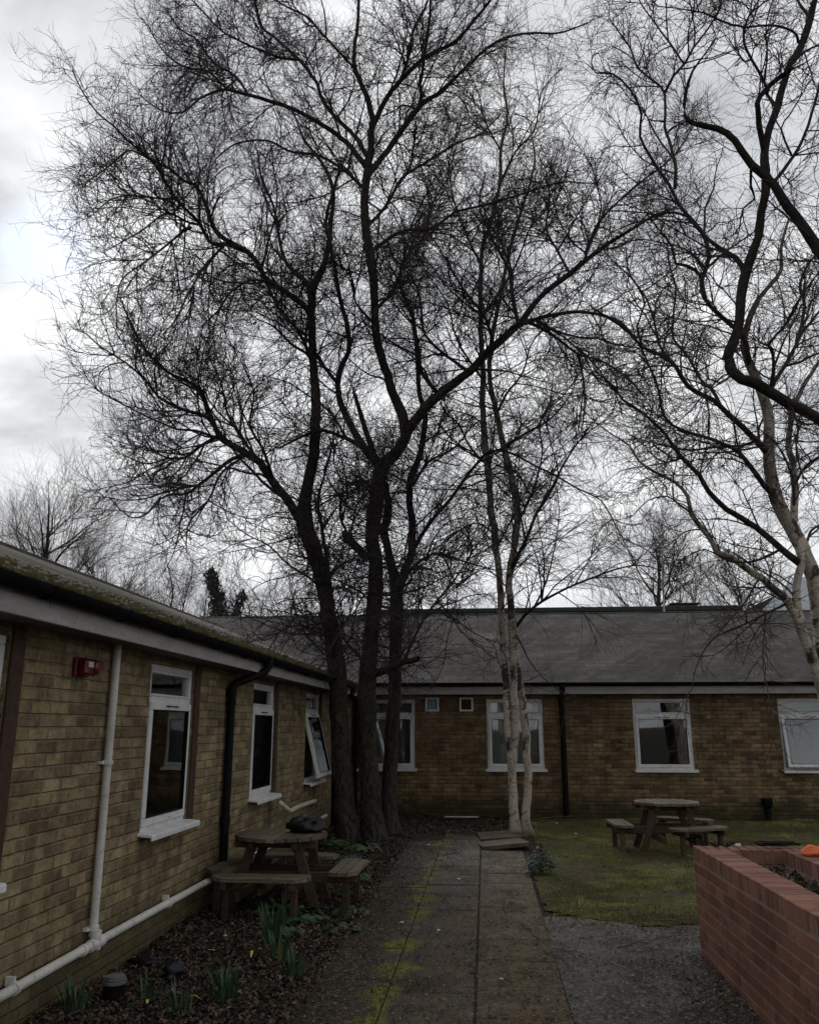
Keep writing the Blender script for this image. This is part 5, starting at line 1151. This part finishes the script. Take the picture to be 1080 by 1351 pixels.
# ---------------- trees beyond the roofs, grown from a trunk
def far_tree(base, H_, spread, lb, name='bare_tree', cat='tree', group='bare trees beyond the roofs', seed=1, up=.5, nL=12, z0=.25, ivy=None, dens=1.0, thick=.16, tilt=0):
    global rng; keep = rng; rng = np.random.default_rng(seed); b = np.array(base, float); Ls = []
    T = np.array([[b[0] + tilt * t * H_ + rng.normal(0, .06) * t * H_ * .3, b[1] + rng.normal(0, .1), b[2] + t * H_ * .85, thick * (1 - t * .9)] for t in np.linspace(0, 1, 7)]); T = catmull(T, .35); Ls.append(T)
    for k in range(nL):
        t = z0 + (1 - z0) * .85 * (k + .5) / nL; i = int(t * (len(T) - 1)); a = k * 2.4 + rng.uniform(-.4, .4); l = spread * (1.05 - .45 * t) * rng.uniform(.8, 1.15)
        d = np.array([math.cos(a), math.sin(a), up * rng.uniform(.7, 1.3)]); p = T[i, :3].copy(); rows = [[*p, T[i, 3] * .6]]
        for s in range(6): d = d + rng.normal(0, .16, 3) + np.array([0, 0, .10]); d /= np.linalg.norm(d); p = p + d * l / 6; rows.append([*p, T[i, 3] * .6 * (1 - (s + 1) / 6.6)])
        Ls.append(catmull(np.array(rows), .3))
    t = empty(name, base, 0, lb, cat, group); limb_mesh(Ls, 'trunk', M['bark'], t)
    g = dict(sp0=.30 / dens, rmax=9, zmin=base[2] + H_ * .15, ang=(.4, .9), L1=(.14 * H_, .26 * H_), wob=.08, trop1=(0, 0, .05), trop2=(0, 0, .05), trop3=(0, 0, .06), curl=.02, sp1=.30 / dens, sp2=.30 / dens, L2=(.07 * H_, .16 * H_), L3=(.04 * H_, .10 * H_), r3=.006)
    g['L1'] = tuple(min(2.2, x) for x in g['L1'])
    crown_mesh(branches_from(Ls, g), 'crown', M['twig_far'], t)
    if ivy:
        P = []
        for R in Ls[:1 + ivy[2]]:
            for q in R:
                if q[2] < base[2] + H_ * ivy[0]:
                    n = int(ivy[1] * (1 - .5 * (q[2] - base[2]) / (H_ * ivy[0]))); rr = (.42 + q[3] * 1.5) * (1.35 - (q[2] - base[2]) / (H_ * ivy[0]) * .8) * (1 + .5 * mn.noise(Vector((q[0] * 3, q[2] * 2.2, 0))))
                    v = rng.normal(0, 1, (n, 3)); v /= np.linalg.norm(v, axis=1, keepdims=True); P.append(q[:3] + v * rr * rng.uniform(.3, 1.25, (n, 1)))
        P = np.vstack(P); o = leaf_cloud('ivy', P, .085, 'ivy', kind=None, up=1.2); o.parent = t; o['kind'] = 'stuff'
    adopt(t); rng = keep; return t
def fb(px, Y): p = at(px, 959, Y); return (p[0], Y, -.2)
far_tree(fb(35, 36), 14.0, 5.6, 'broad round-headed bare tree rising over the left roof at the picture edge', seed=3, up=.75, nL=20, z0=.34, dens=1.05, thick=.28)
far_tree(fb(125, 44), 12.0, 5.0, 'lower bushy bare tree between the round-headed tree and the upright trees', seed=5, up=.7, nL=18, z0=.35, dens=1.0, thick=.22)
for k, (px, Y, h, lb) in enumerate([(178, 40, 9.5, 'leftmost of the upright bare trees above the mossy ridge'), (205, 37, 11.2, 'tallest upright bare tree above the mossy ridge'), (232, 39, 10.6, 'upright bare tree left of the ivy-clad pair'),
                                    (252, 42, 10.4, 'slim bare tree just behind the ivy-clad pair'), (335, 44, 10.3, 'thin bare tree right of the ivy-clad pair'), (372, 42, 10.5, 'pale bare tree glimpsed behind the lowest limbs of the big tree')]):
    far_tree(fb(px, Y), h, 1.7, lb, seed=20 + k, up=1.9, nL=13, z0=.3, dens=.95, thick=.12, tilt=random.uniform(-.04, .04))
far_tree(fb(270, 34), 9.4, 1.5, 'tree wrapped in dark ivy, taller and fuller of the pair', seed=31, up=1.5, nL=9, z0=.35, ivy=(.90, 260, 6), group='ivy-clad trees beyond the roof')
far_tree(fb(299, 36), 8.7, 1.1, 'slimmer ivy-clad tree beside the fuller one', seed=33, up=1.5, nL=8, z0=.4, ivy=(.90, 150, 3), group='ivy-clad trees beyond the roof', tilt=.03)
far_tree(fb(880, 38), 12.4, 4.6, 'spreading bare tree beyond the far roof, behind the television aerial', seed=42, up=.8, nL=18, z0=.3, dens=1.0, thick=.22)
far_tree(fb(990, 46), 12.0, 4.5, 'bare tree behind the dark hall roof', seed=44, up=.8, nL=16, z0=.3, dens=.9, thick=.2)
# ---------------- camera, sky, light
cam = bpy.data.cameras.new('camera'); co = bpy.data.objects.new('camera', cam); COL.objects.link(co); scene.camera = co
co.location = (0, 0, H); co.rotation_euler = (math.pi / 2 + TH, 0, YAW); cam.sensor_fit = 'HORIZONTAL'; cam.sensor_width = 36; cam.lens = 36 * F / 1080; cam.clip_end = 2000; cam.clip_start = .05
sd = Vector(ray(330, 230)).normalized(); el = math.asin(sd.z); az = math.atan2(sd.x, sd.y)
sun = bpy.data.lights.new('sun', 'SUN'); so_ = bpy.data.objects.new('sun', sun); COL.objects.link(so_); so_.rotation_euler = sd.to_track_quat('Z', 'Y').to_euler(); so_.location = (0, 0, 30)
sun.energy = SUN_E; sun.angle = math.radians(25); sun.color = (1, .96, .90)
wd = bpy.data.worlds.new('World'); scene.world = wd; wd.use_nodes = True
W_ = NT.__new__(NT); W_.m = wd; W_.t = wd.node_tree; W_.n = wd.node_tree.nodes
bg = W_.n['Background']; sky = W_.new('ShaderNodeTexSky', sky_type='NISHITA'); sky.sun_disc = False; sky.sun_elevation = el; sky.sun_rotation = az
dirv = W_.new('ShaderNodeTexCoord').outputs['Generated']; s3 = W_.sep(dirv)
dz = W_.math('ADD', W_.math('MAXIMUM', s3[2], 0), .22); cb = W_.new('ShaderNodeCombineXYZ'); W_.link(W_.math('DIVIDE', s3[0], dz), cb.inputs[0]); W_.link(W_.math('DIVIDE', s3[1], dz), cb.inputs[1])
n1 = W_.noise(2.3, 6, .55, W_.map(cb.outputs[0], (1, 1.3, 1), (2.1, .4, 0)), .5); n2 = W_.noise(5.5, 5, .6, cb.outputs[0], .3)
cl = W_.math('ADD', W_.math('MULTIPLY', n1, .78), W_.math('MULTIPLY', n2, .22))
cloud = W_.ramp(cl, [(.36, (.36, .375, .395)), (.49, (.52, .53, .545)), (.64, (.69, .70, .71))])
def lobe(px, py, k, a):
    d = ray(px, py); d = d / np.linalg.norm(d); v = W_.new('ShaderNodeVectorMath', operation='DOT_PRODUCT'); W_.link(dirv, v.inputs[0]); v.inputs[1].default_value = tuple(d)
    return W_.math('MULTIPLY', W_.math('POWER', W_.math('MAXIMUM', v.outputs['Value'], 0), k), a)
glow = W_.math('ADD', W_.math('ADD', 1.0, lobe(560, 470, 12, .14)), W_.math('ADD', lobe(100, 330, 260, .30), lobe(760, 560, 20, .16)))
vd = W_.new('ShaderNodeVectorMath', operation='DOT_PRODUCT'); W_.link(dirv, vd.inputs[0]); vd.inputs[1].default_value = tuple(sd)
broad = W_.ramp(W_.math('ADD', W_.math('MULTIPLY', vd.outputs['Value'], .5), .5), [(.2, .95), (.62, 1.08), (.92, 1.22)])   # brighter cloud round the hidden sun, darker behind
cloud = W_.mix(1.0, cloud, broad, 'MULTIPLY'); cloud = W_.mix(1.0, cloud, glow, 'MULTIPLY')
patchf = W_.ramp(W_.math('MULTIPLY', lobe(62, 325, 900, 1.0), W_.math('MULTIPLY', W_.noise(9, 4, .6, cb.outputs[0]), 1.9)), [(.16, 0), (.55, .9)])
skyc = W_.mix(1.0, sky.outputs[0], .10, 'MULTIPLY'); skyc = W_.mix(.55, skyc, (.62, .78, .95))
W_.link(W_.mix(patchf, cloud, skyc), bg.inputs['Color']); bg.inputs['Strength'].default_value = SKY_S
scene.view_settings.view_transform = 'Standard'; scene.view_settings.look = 'None'; scene.view_settings.exposure = 0; scene.view_settings.gamma = 1
scene.cycles.max_bounces = 5; scene.cycles.diffuse_bounces = 2; scene.cycles.transparent_max_bounces = 10; scene.cycles.use_denoising = True
